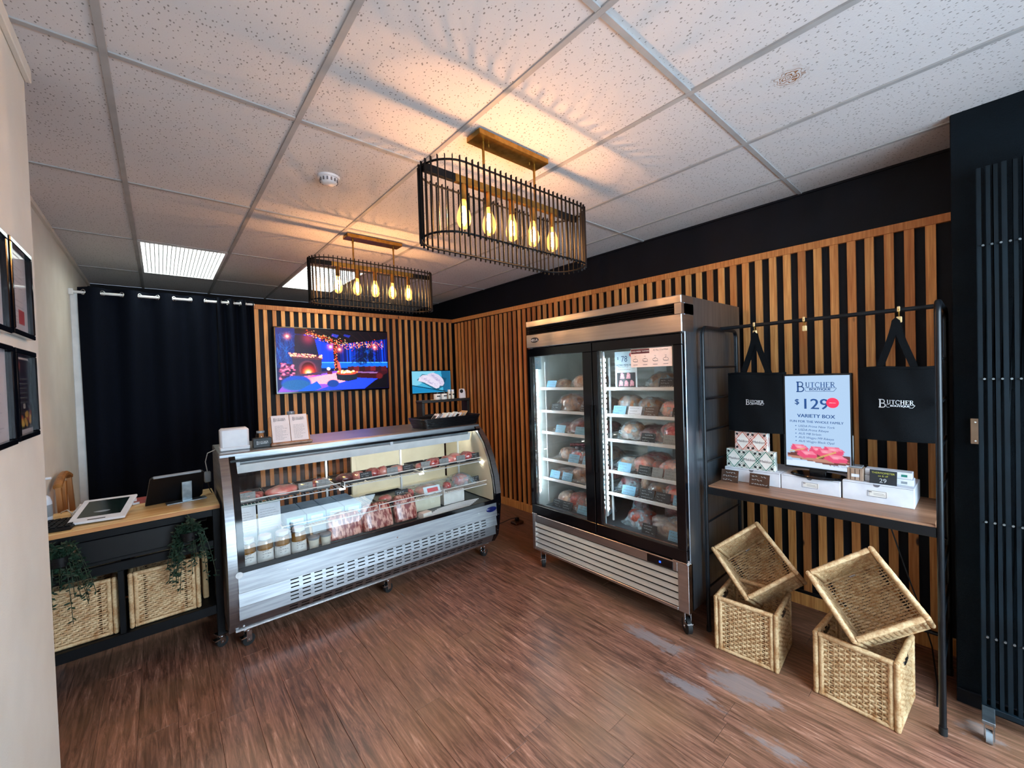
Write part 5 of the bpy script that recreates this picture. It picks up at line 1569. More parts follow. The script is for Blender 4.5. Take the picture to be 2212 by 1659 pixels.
def FPm(y, z, x=2.66, yaw=0, pitch=0, roll=0):
    return Matrix.Translation((x, y, z)) @ Matrix.Rotation(RAD(-90) + yaw, 4, 'Z') @ Matrix.Rotation(pitch, 4, 'X') @ Matrix.Rotation(roll, 4, 'Y')
SHW = ['top', 'second', 'third', 'fourth', 'fifth', 'bottom']
KD = {'meat_red': 'red meat', 'meat_pink': 'pink meat', 'meat_dark': 'dark meat', 'meat_brown': 'brown smoked meat', 'poultry': 'pale poultry', 'sausage': 'pale sausage', 'chili_rub': 'chili-rubbed meat'}
STOCK = {
    ('left', 0): ([('poultry', 2.42, .12, .10, .05), ('poultry', 2.20, .16, .12, .07), ('sausage', 2.04, .12, .12, .08)], [(2.47, 'blue_tag'), (2.05, 'white_card')]),
    ('left', 1): ([('meat_brown', 2.33, .22, .16, .09), ('meat_dark', 2.06, .18, .14, .09)], [(2.42, 'slate_tag'), (2.10, 'slate_tag')]),
    ('left', 2): ([('meat_dark', 2.40, .16, .14, .05), ('meat_dark', 2.22, .2, .15, .08), ('meat_red', 2.04, .14, .12, .08)], [(2.38, 'blue_tag'), (2.16, 'blue_tag')]),
    ('left', 3): ([('poultry', 2.40, .12, .11, .06), ('meat_red', 2.28, .26, .05, .05), ('sausage', 2.08, .16, .12, .08)], [(2.24, 'blue_tag'), (2.09, 'blue_tag')]),
    ('left', 4): ([('sausage', 2.40, .2, .16, .05), ('meat_brown', 2.20, .22, .16, .08), ('poultry', 2.03, .14, .12, .05)], [(2.46, 'blue_tag'), (2.32, 'blue_tag')]),
    ('left', 5): ([('poultry', 2.40, .16, .13, .08), ('chili_rub', 2.25, .18, .15, .09), ('poultry', 2.08, .18, .16, .12), ('sausage', 2.25, .2, .12, .17)], [(2.44, 'slate_tag'), (2.33, 'slate_tag'), (2.16, 'blue_tag')]),
    ('right', 0): ([('meat_brown', 1.48, .18, .14, .07), ('meat_dark', 1.33, .14, .12, .05)], [(1.40, 'slate_tag')]),
    ('right', 1): ([('meat_brown', 1.74, .16, .14, .09), ('meat_brown', 1.58, .16, .14, .08), ('meat_pink', 1.42, .12, .12, .07), ('meat_dark', 1.31, .12, .12, .08)], [(1.78, 'blue_tag'), (1.65, 'white_card'), (1.52, 'brown_tag'), (1.31, 'slate_tag')]),
    ('right', 2): ([('poultry', 1.74, .16, .14, .08), ('meat_dark', 1.56, .18, .14, .06), ('meat_red', 1.36, .2, .14, .09)], [(1.55, 'slate_tag'), (1.38, 'grey_tag')]),
    ('right', 3): ([('poultry', 1.78, .14, .12, .06), ('meat_pink', 1.65, .14, .12, .07), ('chili_rub', 1.54, .08, .08, .06), ('meat_pink', 1.42, .16, .14, .07), ('meat_red', 1.31, .12, .12, .05)], [(1.75, 'blue_tag'), (1.58, 'slate_tag'), (1.50, 'grey_tag'), (1.38, 'grey_tag')]),
    ('right', 4): ([('meat_dark', 1.76, .16, .14, .08), ('poultry', 1.62, .07, .1, .11), ('meat_brown', 1.52, .16, .12, .07), ('meat_pink', 1.36, .18, .14, .07)], [(1.72, 'blue_tag'), (1.57, 'slate_tag'), (1.45, 'slate_tag'), (1.32, 'blue_tag')]),
    ('right', 5): ([('chili_rub', 1.68, .18, .14, .08), ('sausage', 1.50, .2, .08, .07), ('sausage', 1.36, .2, .09, .08), ('sausage', 1.45, .2, .08, .06), ('meat_red', 1.30, .10, .1, .08), ('meat_dark', 1.78, .12, .12, .14), ('meat_dark', 1.50, .14, .12, .14)], [(1.56, 'slate_tag'), (1.36, 'blue_tag')]),
}
var = 100
TC = {'blue_tag': 'pale blue', 'slate_tag': 'black', 'white_card': 'white', 'grey_tag': 'grey', 'brown_tag': 'brown'}
r = random.Random(21)
for (side, si), (packs, tags_) in STOCK.items():
    zb = (SZ[si] if si < 5 else .531) + .002
    rank = {k: n for n, k in enumerate(sorted(range(len(packs)), key=lambda i: -packs[i][1]))}
    for k, (kd, y, L, W, H) in enumerate(packs):
        var += 1
        xx = 2.70 if k < 5 else 2.88
        if si == 5 and side == 'right' and k == 3: xx = 2.66
        if si == 5 and side == 'left' and k == 3: xx = 2.90
        hw_ = L * 1.2 * 1.2 / 2; lo_, hi_ = SIDES[side]
        y = min(max(y, lo_ + hw_), hi_ - hw_)
        meat_pack(FPm(y, zb, xx + r.uniform(-.01, .01), r.uniform(-.15, .15)), kd, round(L * 1.2, 3), round(W * 1.2, 3), round(H * 1.5, 3),
                  'wrapped %s, %s from left, %s shelf behind %s fridge door' % (KD[kd], NTH[rank[k]], SHW[si], side),
                  'wrapped meat in the glass fridge', film='film_blue' if r.random() < .35 else 'film', var=var, flange_k=1.18)
    for k, (y, mt) in enumerate(tags_):
        price_tag(FPm(y, zb + (.002 if si < 5 else .0), 2.575, 0, -.15), .11, .068, mt, 'chalk' if mt in ('slate_tag', 'brown_tag') else 'ink_grey',
                  '%s price card, %s from left, %s shelf behind %s fridge door' % (TC[mt], NTH[k], SHW[si], side), 'price cards in the glass fridge')
    # a second, deeper row of packs behind the front row
    if si in (1, 2, 3, 4):
        for k in range(2):
            var += 1
            a, b_ = SIDES[side]
            kd = r.choice(['meat_dark', 'meat_brown', 'sausage', 'meat_red'])
            meat_pack(FPm(a + (b_ - a) * (.3 + .4 * k), zb, 2.93, r.uniform(-.3, .3)), kd, .22, .18, .10 if si not in (2,) else .08,
                      'wrapped %s at back of %s shelf, %s fridge door, %s one' % (KD[kd], SHW[si], side, 'left' if k else 'right'),
                      'wrapped meat in the glass fridge', var=var)
# pale cartons standing behind the goods
for k, (y, z) in enumerate(((1.73, .947), (1.44, .947), (1.40, .533))):
    flat_box(FPm(y, z + .002, 3.12), .22 if k < 2 else .18, .12, .17 if k < 2 else .12, 'poster_white', None, ['pale blue carton behind the fourth shelf packs, left one, right fridge door', 'pale blue carton behind the fourth shelf packs, right one, right fridge door', 'white carton behind the sausages at the bottom of the fridge'][k], 'cartons in the glass fridge')
flat_box(FPm(1.545, SZ[0] + .002, 2.80), .10, .06, .22, 'poster_white', None, 'pale narrow carton beside the 78 dollar poster in the fridge', 'cartons in the glass fridge')
t = mthing('salami_stick', 'dark long salami stick lying on the fourth shelf behind left fridge door', 'salami', FPm(2.26, SZ[3] + .004, 2.78, .25))
obj('stick', B().cyl((-.15, 0, .11), (.15, 0, .13), .014, n=14), 'meat_dark', t, 50, local=True)
obj('end_tie', B().cyl((.15, 0, .13), (.16, 0, .131), .008, n=10), 'fat_cream', t, 50, local=True)
# posters
def poster(name, y0, y1, z0, z1, x, bg, label):
    t = thing(name, label, 'poster', (x, (y0 + y1) / 2, z0))
    obj('sheet', B().box(x, x + .002, y0, y1, z0, z1), bg, t)
    return t, (lambda u, v: frame_mat((x - .0012, y1 - (y1 - y0) * u, z0 + (z1 - z0) * v), (0, -1, 0), (0, 0, 1)))
t, F = poster('price_poster', 1.632, 1.818, SZ[0] + .003, 1.838, 2.60, 'poster_white', 'pale poster priced 78 dollars on the top shelf behind right fridge door')
b = B(); text_into(b, '78', .062, .005, 0, sx=.9); text_into(b, '$', .028, -.05, .018)
obj('price', b.xf(F(.42, .72)), 'ink_blue_print', t)
b = B(); text_into(b, 'TASTING MENU BOX', .0165, 0, 0, bold=.0004)
obj('title', b.xf(F(.45, .61)), 'ink_blue_print', t)
obj('print', scribble(71, .15, .035, 2).xf(F(.46, .48)), 'ink_grey', t)
obj('badge', B().cyl((2.5988, 1.676, 1.812), (2.5975, 1.676, 1.812), .016, n=22), 'badge_red_print', t)
c = Canvas(44, 36, 1.2, '#2e3138')
for x, y in ((.28, .22), (.62, .22), (.2, .72), (.5, .74), (.8, .72)):
    c.poly([(x - .12, y + .2), (x - .07, y - .18), (x + .02, y - .22), (x + .11, y - .1), (x + .12, y + .18)], '#d99aa8'); c.ell(x, y, .06, .1, '#e8c4cc', .6, .7)
c.mesh_object('photo', (2.5985, 1.800, SZ[0] + .116), (0, -.155, 0), (0, 0, -.108), 'print_picture', t)
t, F = poster('instruction_card', 1.278, 1.575, 1.715, 1.838, FX + .0085, 'poster_peach', 'peach cooking card with icons stuck inside the right fridge door')
obj('title_band', B().box(FX + .0076, FX + .0084, 1.435, 1.572, 1.806, 1.836), 'maroon_print', t)
b = B(); text_into(b, 'COLD-WEEK TASTING', .0135, 0, 0, bold=.0003)
obj('title', b.xf(frame_mat((FX + .0070, 1.504, 1.8165), (0, -1, 0), (0, 0, 1))), 'logo_white', t)
b = B(); text_into(b, '45 Mac 1.5 of Meat', .0135, 0, 0)
obj('subtitle', b.xf(frame_mat((FX + .0075, 1.355, 1.819), (0, -1, 0), (0, 0, 1))), 'ink_grey', t)
for k in range(4):
    yy = 1.54 - .073 * k
    ic = B()
    strokes_into(ic, [(arc(0, .004, .018, .011, 0, 360, 14), .002), ([(-.018, 0), (.02, -.006)], .002), ([(-.006, .01), (.004, .016 + .003 * k)], .002), ([(-.016, -.026), (.016, -.026)], .003), ([(-.006, .03), (.006, .03)], .002)], 0, 0, 1)
    obj('icon', ic.xf(frame_mat((FX + .0075, yy, 1.757), (0, -1, 0), (0, 0, 1))), 'ink_grey', t)
t, F = poster('notice_card', 2.445, 2.515, 1.735, 1.835, FX + .0085, 'blue_tag', 'small pale blue notice stuck inside the left fridge door')
obj('print', scribble(75, .06, .05, 3).xf(F(.5, .3)), 'logo_white', t)

# ================================================================== CLOTHES RACK SHELF BESIDE THE FRIDGE
RX0, RX1, RY0, RY1, RZ = 2.62, 3.16, .132, 1.170, 1.955
rack = thing('garment_rack', 'dark tubular steel rack with one wooden shelf and hanging bar', 'rack', (2.89, .65, 0))
def bent(y):
    rc = .05; pts = [(RX0, y, .012)]
    pts.append((RX0, y, RZ - rc))
    for q in range(1, 6): pts.append((RX0 + rc - rc * math.cos(PI / 2 * q / 5), y, RZ - rc + rc * math.sin(PI / 2 * q / 5)))
    for q in range(0, 6): pts.append((RX1 - rc + rc * math.sin(PI / 2 * q / 5), y, RZ - rc + rc * math.cos(PI / 2 * q / 5)))
    pts.append((RX1, y, .012))
    return pts
for y in (RY0, RY1):
    obj('end_frame', B().tube(bent(y), .0125, 12), 'rack_metal', rack, 60)
    for z in (1.70, 1.495, 1.29, 1.09, .70, .49, .28):
        obj('rung', B().cyl((RX0 + .008, y, z), (RX1 - .008, y, z), .0065, n=10), 'rack_metal', rack, 60)
    for x_ in (RX0, RX1):
        obj('foot', B().cyl((x_, y, 0), (x_, y, .035), .015, n=12), 'rubber', rack, 50)
obj('hanging_bar', B().cyl((2.89, RY0, RZ + .003), (2.89, RY1, RZ + .003), .0115, n=12), 'rack_metal', rack, 60)
obj('shelf_board', B().box(RX0 + .004, RX1 - .01, RY0 + .016, RY1 - .016, .924, .946, .002), 'walnut_shelf', rack)
obj('shelf_rail', B().box(RX0 - .004, RX0 + .004, RY0 + .012, RY1 - .012, .892, .937, .002), 'rack_metal', rack)
obj('shelf_rail', B().box(RX1 - .01, RX1 - .002, RY0 + .012, RY1 - .012, .885, .930, .002), 'rack_metal', rack)
obj('lower_bar', B().cyl((RX1, RY0, .20), (RX1, RY1, .20), .011, n=10), 'rack_metal', rack, 60)
obj('brace', B().cyl((RX1 - .02, RY0 + .005, .74), (RX1 - .1, RY0 + .16, .892), .006, n=8), 'chrome', rack, 60)
# clips with hooks on the bar
def clip(y, label, dz=0):
    t = thing('bag_clip', label, 'clip', (2.89, y, RZ - .07), group='wooden clips on the rack bar')
    obj('hook', B().tube([(2.89 + .017 * math.cos(a), y, RZ + .003 + .017 * math.sin(a)) for a in [RAD(-60 + 30 * q) for q in range(9)]] + [(2.89 - .006, y, RZ - .02), (2.89, y, RZ - .03)], .003, 6), 'gold', t, 60)
    obj('peg', B().box(2.882, 2.898, y - .011, y + .011, RZ - .062, RZ - .03, .003), 'oak_top', t)
    obj('cap', B().box(2.872, 2.876, y - .006, y + .006, RZ - .006, RZ + .02, .002), 'oak_top', t)
    return t
clip(.955, 'wooden clip above the left black bag')
clip(.690, 'wooden clip with nothing hung, between the two black bags')
clip(.283, 'wooden clip above the right black bag')
def tote(yc, w, z0, z1, x, label, logo_w, lz, gather, yaw=0.0):
    t = thing('tote_bag', label, 'bag', (x, yc, z0), group='black shop tote bags')
    h = z1 - z0
    def body(u, v, sgn):
        bul = .035 * math.sin(PI * u) ** .5 * (.35 + .65 * (1 - v)) + .004
        wob = .004 * math.sin(11 * u + 5 * v)
        return (x + sgn * (bul + wob) + .02 * yaw * (u - .5), yc + w * (.5 - u), z0 + h * v + .004 * math.sin(6 * u) * v)
    b = B().sheet(lambda u, v: body(u, v, -1), 16, 12)
    b.sheet(lambda u, v: body(1 - u, v, 1), 16, 12)
    b.sheet(lambda u, v: (x + (v - .5) * 2 * (.035 * math.sin(PI * u) ** .5 + .004), yc + w * (.5 - u), z0), 16, 2)
    for u in (0, 1):
        b.sheet(lambda p, v, u=u: (x + (p - .5) * .008, yc + w * (.5 - u), z0 + h * v), 2, 8)
    obj('body', b, 'bag_cloth', t, 60)
    obj('top_hem', B().tube([body(u, .99, -1) for u in [i / 12 for i in range(13)]], .004, 6, flat=2.0), 'bag_cloth', t, 60)
    for sgn in (-1, 1):
        pts_l = []
        for s_ in (0, 1):
            y_a = yc + w * (.28 if s_ == 0 else -.28)
        path = []
        for q in range(15):
            a = q / 14
            yy = yc + w * (.28 - .56 * a)
            lift = math.sin(PI * a) ** .55
            yy = yy * (1 - lift * gather) + (yc + .0) * lift * gather
            path.append((x + sgn * (.012 - .006 * lift), yy, z1 - .06 + (RZ - .05 - z1 + .06) * lift))
        hb = B(); n = len(path)
        vs = []
        for i, p_ in enumerate(path):
            d = Vector(path[min(i + 1, n - 1)]) - Vector(path[max(i - 1, 0)])
            nrm = Vector((0, -d.z, d.y)).normalized() * .014
            vs += [Vector(p_) + nrm, Vector(p_) - nrm]
        vs2 = [v + Vector((.003 * sgn, 0, 0)) for v in vs]
        hb.add(vs, [(2 * i, 2 * i + 1, 2 * i + 3, 2 * i + 2) for i in range(n - 1)])
        hb.add(vs2, [(2 * i, 2 * i + 2, 2 * i + 3, 2 * i + 1) for i in range(n - 1)])
        obj('handle', hb, 'bag_cloth', t, 60)
    lg = logo(logo_w)
    F = frame_mat((0, 0, 0), (0, -1, 0), (0, 0, 1))
    lgv = []
    for p_ in lg.v:
        u = .5 + p_[0] / w; v = lz + p_[1] / h
        q = body(u, v, -1)
        lgv.append((q[0] - .002, q[1], q[2]))
    lg.v = lgv
    obj('logo', lg, 'logo_white', t)
    return t
tote(.955, .335, 1.275, 1.652, 2.89, 'black tote bag with white shop logo, partly behind the price screen', .105, .50, .93)
tote(.292, .300, 1.288, 1.664, 2.855, 'black tote bag with white shop logo, at the right end of the bar', .135, .50, .93, .5)
# ---- white cartons on the shelf
ZB = .9465
def carton(y0, y1, h, d, label, notch=True, lab=True):
    x0 = 2.845
    t = thing('white_carton', label, 'box', (x0 + d / 2, (y0 + y1) / 2, ZB), group='flat white cartons on the rack shelf')
    obj('box', B().box(x0, x0 + d, y0, y1, ZB, ZB + h, .002), 'white_card', t)
    obj('lid_seam', B().box(x0 - .0008, x0, y0 + .004, y1 - .004, ZB + h - .006, ZB + h - .0045), 'ink_grey', t)
    ym = (y0 + y1) / 2
    if notch: obj('thumb_notch', B().prism([(ym + .014 * math.cos(a), ZB + h - .002 + .014 * math.sin(a)) for a in [PI + PI * q / 10 for q in range(11)]], x0 - .001, x0 + .001, 0), 'ink_grey', t)
    if lab:
        l = obj('address_label', B().box(x0 - .0012, x0 - .0002, ym - .045, ym + .03, ZB + h * .36, ZB + h * .66), 'carton_white', t)
        lb = B(); strokes_into(lb, [([(-.045, -.018), (.03, -.018), (.03, .012), (-.045, .012), (-.045, -.018)], .0015), ([(-.02, 0), (.02, 0)], .0015), ([(-.02, -.007), (.025, -.007)], .0015), ([(-.04, .006), (-.028, .006)], .004)], 0, 0, 1)
        obj('label_print', lb.xf(frame_mat((x0 - .0018, ym - .008, ZB + h * .52), (0, -1, 0), (0, 0, 1))), 'ink_grey', l)
    return t
carton(.818, 1.140, .088, .29, 'flat white carton under the stacked salt boxes', lab=False)
carton(.526, .813, .088, .29, 'flat white carton under the upright price screen')
carton(.232, .518, .102, .27, 'flat white carton at the right end of the shelf')
# ---- patterned salt boxes
def salt_box(x, y, z, label, ink):
    w, d, h = .0935, .055, .118
    t = thing('salt_box', label, 'box', (x + d / 2, y, z), group='patterned salt boxes')
    obj('box', B().box(x, x + d, y - w / 2, y + w / 2, z, z + h, .001), 'carton_white', t)
    b = B()
    hw, hh = w / 2, h / 2
    strokes_into(b, [([(-hw, 0), (0, hh), (hw, 0), (0, -hh), (-hw, 0)], .004), ([(-hw, .02), (-hw + .012, 0), (-hw, -.02)], .003), ([(hw, .02), (hw - .012, 0), (hw, -.02)], .003)], 0, 0, 1)
    for sx in (-1, 1):
        for sy in (-1, 1):
            strokes_into(b, [([(sx * .01, sy * hh), (sx * hw, sy * .016)], .0025), ([(sx * hw, sy * hh), (sx * hw * .45, sy * hh * .45)], .003), ([(sx * .018, sy * hh), (sx * hw, sy * .03)], .002)], 0, 0, 1)
    F = frame_mat((x - .0008, y, z + h / 2), (0, -1, 0), (0, 0, 1))
    obj('pattern', b.xf(F), ink, t)
    dm = B()
    for sx in (-1, 1):
        for sy in (-1, 1):
            cx, cy = sx * hw * .72, sy * hh * .74
            dm.add([(cx - .009, cy, 0), (cx, cy - .009, 0), (cx + .009, cy, 0), (cx, cy + .009, 0)], [(0, 1, 2, 3)])
    obj('diamonds', dm.xf(frame_mat((x - .0012, y, z + h / 2), (0, -1, 0), (0, 0, 1))), 'ink_black', t)
    tb = B(); text_into(tb, 'Maldon', .023, 0, -.009)
    obj('lettering', tb.xf(frame_mat((x - .0012, y, z + h / 2), (0, -1, 0), (0, 0, 1))), 'ink_grey', t)
    sb_ = B(); strokes_into(sb_, [([(-d / 2, -.02), (0, .03), (d / 2, -.02)], .003), ([(-d / 2, .03), (0, -.03), (d / 2, .03)], .003)], 0, 0, 1)
    obj('side_pattern', sb_.xf(frame_mat((x + d / 2, y - w / 2 - .0008, z + h / 2), (1, 0, 0), (0, 0, 1))), ink, t)
    return t
zs = ZB + .0885
for k, y in enumerate((1.088, .994, .900)):
    salt_box(2.865, y, zs, 'green patterned salt box, %s of three in the lower row' % ('left', 'middle', 'right')[k], 'green_print')
for k, y in enumerate((1.034, .940)):
    salt_box(2.868, y, zs + .1185, 'orange patterned salt box, %s of two in the upper row' % ('left', 'right')[k], 'orange_print')
t = thing('spice_jar', 'small black spice jar on top of the orange salt boxes', 'jar', (2.90, .988, zs + .237))
obj('body', B().lathe([(.026, 0), (.028, .003), (.028, .045), (.024, .05)], 22, (2.90, .988, zs + .237)), 'black_plastic', t, 40)
obj('lid', B().lathe([(.025, .05), (.026, .052), (.026, .066), (0, .068)], 22, (2.90, .988, zs + .237)), 'lid_clear', t, 40)
obj('label_patch', B().box(2.8705, 2.873, .964, .975, zs + .245, zs + .275), 'logo_white', t)
# ---- upright price screen
S0, S1, SZ0, SZ1, SX = .472, .802, 1.078, 1.640, 2.875
scr = thing('price_screen', 'upright lit screen advertising the 129 dollar variety box', 'screen', (2.89, .637, ZB + .0885))
obj('housing', B().box(SX, SX + .03, S0, S1, SZ0, SZ1, .003), 'black_gloss', scr)
obj('base', B().lathe([(.135, 0), (.138, .006), (.13, .014), (.02, .02)], 36, (2.905, .64, ZB + .089), .62, 1.0), 'black_gloss', scr, 40)
obj('neck', B().box(2.89, 2.92, .60, .68, ZB + .10, SZ0 + .05, .003), 'black_gloss', scr)
W_, H_ = S1 - S0 - .022, SZ1 - SZ0 - .022
pa = Canvas(64, 110, W_ / H_, '#b4d2f2')
pa.poly([(0, .94), (1, .9), (1, 1), (0, 1)], '#dcecff')
pa.poly([(.02, .86), (.3, .82), (1, .84), (1, .93), (.7, .955), (.02, .9)], '#6e3d38'); pa.poly([(.03, .885), (.98, .90), (.98, .915), (.6, .935), (.03, .905)], '#c08a78')
for (x, y, s) in ((.22, .79, .15), (.5, .8, .13), (.74, .79, .17), (.34, .85, .17), (.62, .82, .14), (.78, .87, .18)):
    pa.poly([(x - s, y + .02), (x - s * .7, y - .035), (x + s * .5, y - .03), (x + s, y + .005), (x + s * .85, y + .045), (x - s * .3, y + .05)], '#e8527a')
    pa.poly([(x - s * .6, y - .03), (x + s * .5, y - .028), (x + s * .9, y + .004), (x - s * .2, y + .015)], '#f58aa4'); pa.ell(x, y - .005, s * .4, .012, '#fbc0cc', .5, .7)
pa.line(.06, .84, .3, .8, .006, '#d8c068'); pa.line(.5, .89, .78, .81, .008, '#d8c068')
pa.mesh_object('display', (SX - .0012, S1 - .011, SZ1 - .011), (0, -W_, 0), (0, 0, -H_), 'screen_bright', scr)
def SF(u, v): return frame_mat((SX - .003, S1 - .011 - W_ * u, SZ1 - .011 - H_ * v), (0, -1, 0), (0, 0, 1))
obj('logo', logo(W_ * .62).xf(SF(.5, .125)), 'ink_blue', scr)
b = B(); text_into(b, '129', .086, .01, 0, bold=.0012, sx=1.05); text_into(b, '$', .045, -.084, .026, bold=.0008)
obj('price', b.xf(SF(.47, .36)), 'ink_blue', scr)
obj('badge', B().lathe([(0, 0), (.026, 0), (.029, .0005)], 30).xf(SF(.75, .29) @ Matrix.Translation((0, 0, .0006))), 'badge_red', scr)
b = B(); text_into(b, 'SPECIAL', .0085, 0, -.003); obj('badge_text', b.xf(SF(.75, .29) @ Matrix.Translation((0, 0, .0016))), 'logo_white', scr)
b = B(); text_into(b, 'VARIETY BOX', .029, 0, 0, bold=.0008); obj('headline', b.xf(SF(.49, .455)), 'ink_blue', scr)
b = B(); text_into(b, 'FUN FOR THE WHOLE FAMILY', .0188, 0, 0, bold=.0003); obj('headline', b.xf(SF(.49, .512)), 'ink_blue', scr)
for k, s in enumerate(('USDA Prime New York', 'USDA Prime Ribeye', 'AUS M8 Sirloin', 'AUS Wagyu M9 Ribeye', 'AUS Wagyu Black Opal')):
    b = B(); text_into(b, s, .0178, 0, 0, 'l', shear=.2); b.cyl((-.012, .006, 0), (-.012, .006, .0004), .0028, n=10)
    obj('list_line', b.xf(SF(.21, .562 + .0415 * k)), 'ink_blue', scr)
b = B(); text_into(b, '98 OZ TOTAL', .011, 0, 0); obj('foot_note', b.xf(SF(.85, .962)), 'ink_blue', scr)
# ---- price cards and parcels
def shelf_tag(y, x, label, w, h, mt, ink, rows=3, z=ZB, texts=None):
    return price_tag(Matrix.Translation((x, y, z)) @ Matrix.Rotation(RAD(-90), 4, 'Z'), w, h, mt, ink, label, 'price cards on the rack shelf', rows, texts)
shelf_tag(1.092, 2.79, 'brown wooden price card, left one on the rack shelf', .105, .078, 'brown_tag', 'chalk', 3)
shelf_tag(.918, 2.79, 'brown wooden price card, right one on the rack shelf', .112, .078, 'brown_tag', 'chalk', 3)
zr = ZB + .1025
tg = shelf_tag(.352, 2.862, 'black chalk card priced 29 on the right white carton', .108, .072, 'slate_tag', 'chalk', 3, zr, [('29', .03, .0, .008)])
b = B(); text_into(b, 'THERMOMETER', .013, 0, .053); text_into(b, 'on & off', .012, 0, .038)
obj('heading', b.xf(frame_mat((0, -.0014, 0), (1, 0, 0), (0, 0, 1))), 'chalk_yellow', tg, local=True)
t = thing('wooden_crate_box', 'small pale wooden box on the right white carton beside the screen', 'box', (2.90, .465, zr))
obj('box', B().box(2.868, 2.94, .432, .50, zr, zr + .068, .002), 'crate_wood', t)
for k in range(3): obj('groove', B().box(2.8672, 2.868, .445 + .02 * k, .447 + .02 * k, zr + .004, zr + .064), 'stand_dark', t)
obj('label_patch', B().box(2.8668, 2.8678, .448, .482, zr + .02, zr + .036), 'white_card', t)
obj('lid', B().box(2.872, 2.936, .438, .494, zr + .068, zr + .078, .002), 'lid_clear', t)
for k in range(2):
    t = thing('thermometer_box', 'slim white boxed thermometer behind the chalk card, %s one' % ('lower', 'upper')[k], 'box', (2.93, .325, zr + .034 * k), group='boxed thermometers')
    obj('box', B().box(2.895 + .006 * k, 2.97, .238 + .006 * k, .43, zr + .034 * k, zr + .033 + .034 * k, .002), 'white_card', t)
    obj('label_patch', B().box(2.894 + .006 * k, 2.8948 + .006 * k, .262, .285, zr + .01 + .034 * k, zr + .022 + .034 * k), 'green_print' if k else 'lid_clear', t)
# power lead hanging behind the shelf
tag(obj('power_cable', B().tube([(3.10, .45, 1.10), (3.13, .42, 1.02), (3.19, .40, .9), (3.2, .36, .72), (3.19, .30, .5), (3.17, .24, .3), (3.2, .2, .1), (3.0, .17, .012), (2.80, .16, .012)], .004, 6), 'cable_black', smooth=60),
    'black power cable dropping behind the rack shelf to the floor', 'cable')

# ================================================================== RATTAN BASKETS
BW, BD, BH, BTk = .333, .339, .323, .024
def weave(L, H, row, colp, thin_edge=True):
    """woven panel in the xz plane centred on x, z from 0: weavers passing over and under upright stakes"""
    b = B()
    n = int(round(H / row)); cols = max(4, int(round(L / colp)))
    for r_ in range(n):
        z = (r_ + .5) * H / n
        path = []; rad = []
        m = cols * 4
        for i in range(m + 1):
            x = -L / 2 + L * i / m
            off = .0042 * math.cos(PI * i / 4 + r_ * PI)
            path.append((x, off, z))
            e = min(abs(x + L / 2 - .028), abs(x - L / 2 + .028))
            rad.append(.0062 if not (thin_edge and e < .011) else .0036)
        # flattened six-sided strand
        vs = []; fs = []
        for (x, y, zz), rr in zip(path, rad):
            for k in range(6):
                a = PI / 3 * k
                vs.append((x, y + .0030 * math.cos(a), zz + rr * math.sin(a)))
        for i in range(m):
            for k in range(6):
                fs.append((i * 6 + k, i * 6 + (k + 1) % 6, (i + 1) * 6 + (k + 1) % 6, (i + 1) * 6 + k))
        b.add(vs, fs)
    for c_i in range(cols + 1):
        x = -L / 2 + L * c_i / cols
        b.cyl((x, 0, 0), (x, 0, H), .0022, n=5, cap=False)
    return b
def rail(p0, p1, r, n=26):
    p0, p1 = Vector(p0), Vector(p1)
    path = [p0.lerp(p1, i / n) for i in range(n + 1)]
    return B().tube(path, [r * (1 + .07 * (i % 2)) for i in range(n + 1)], 8)
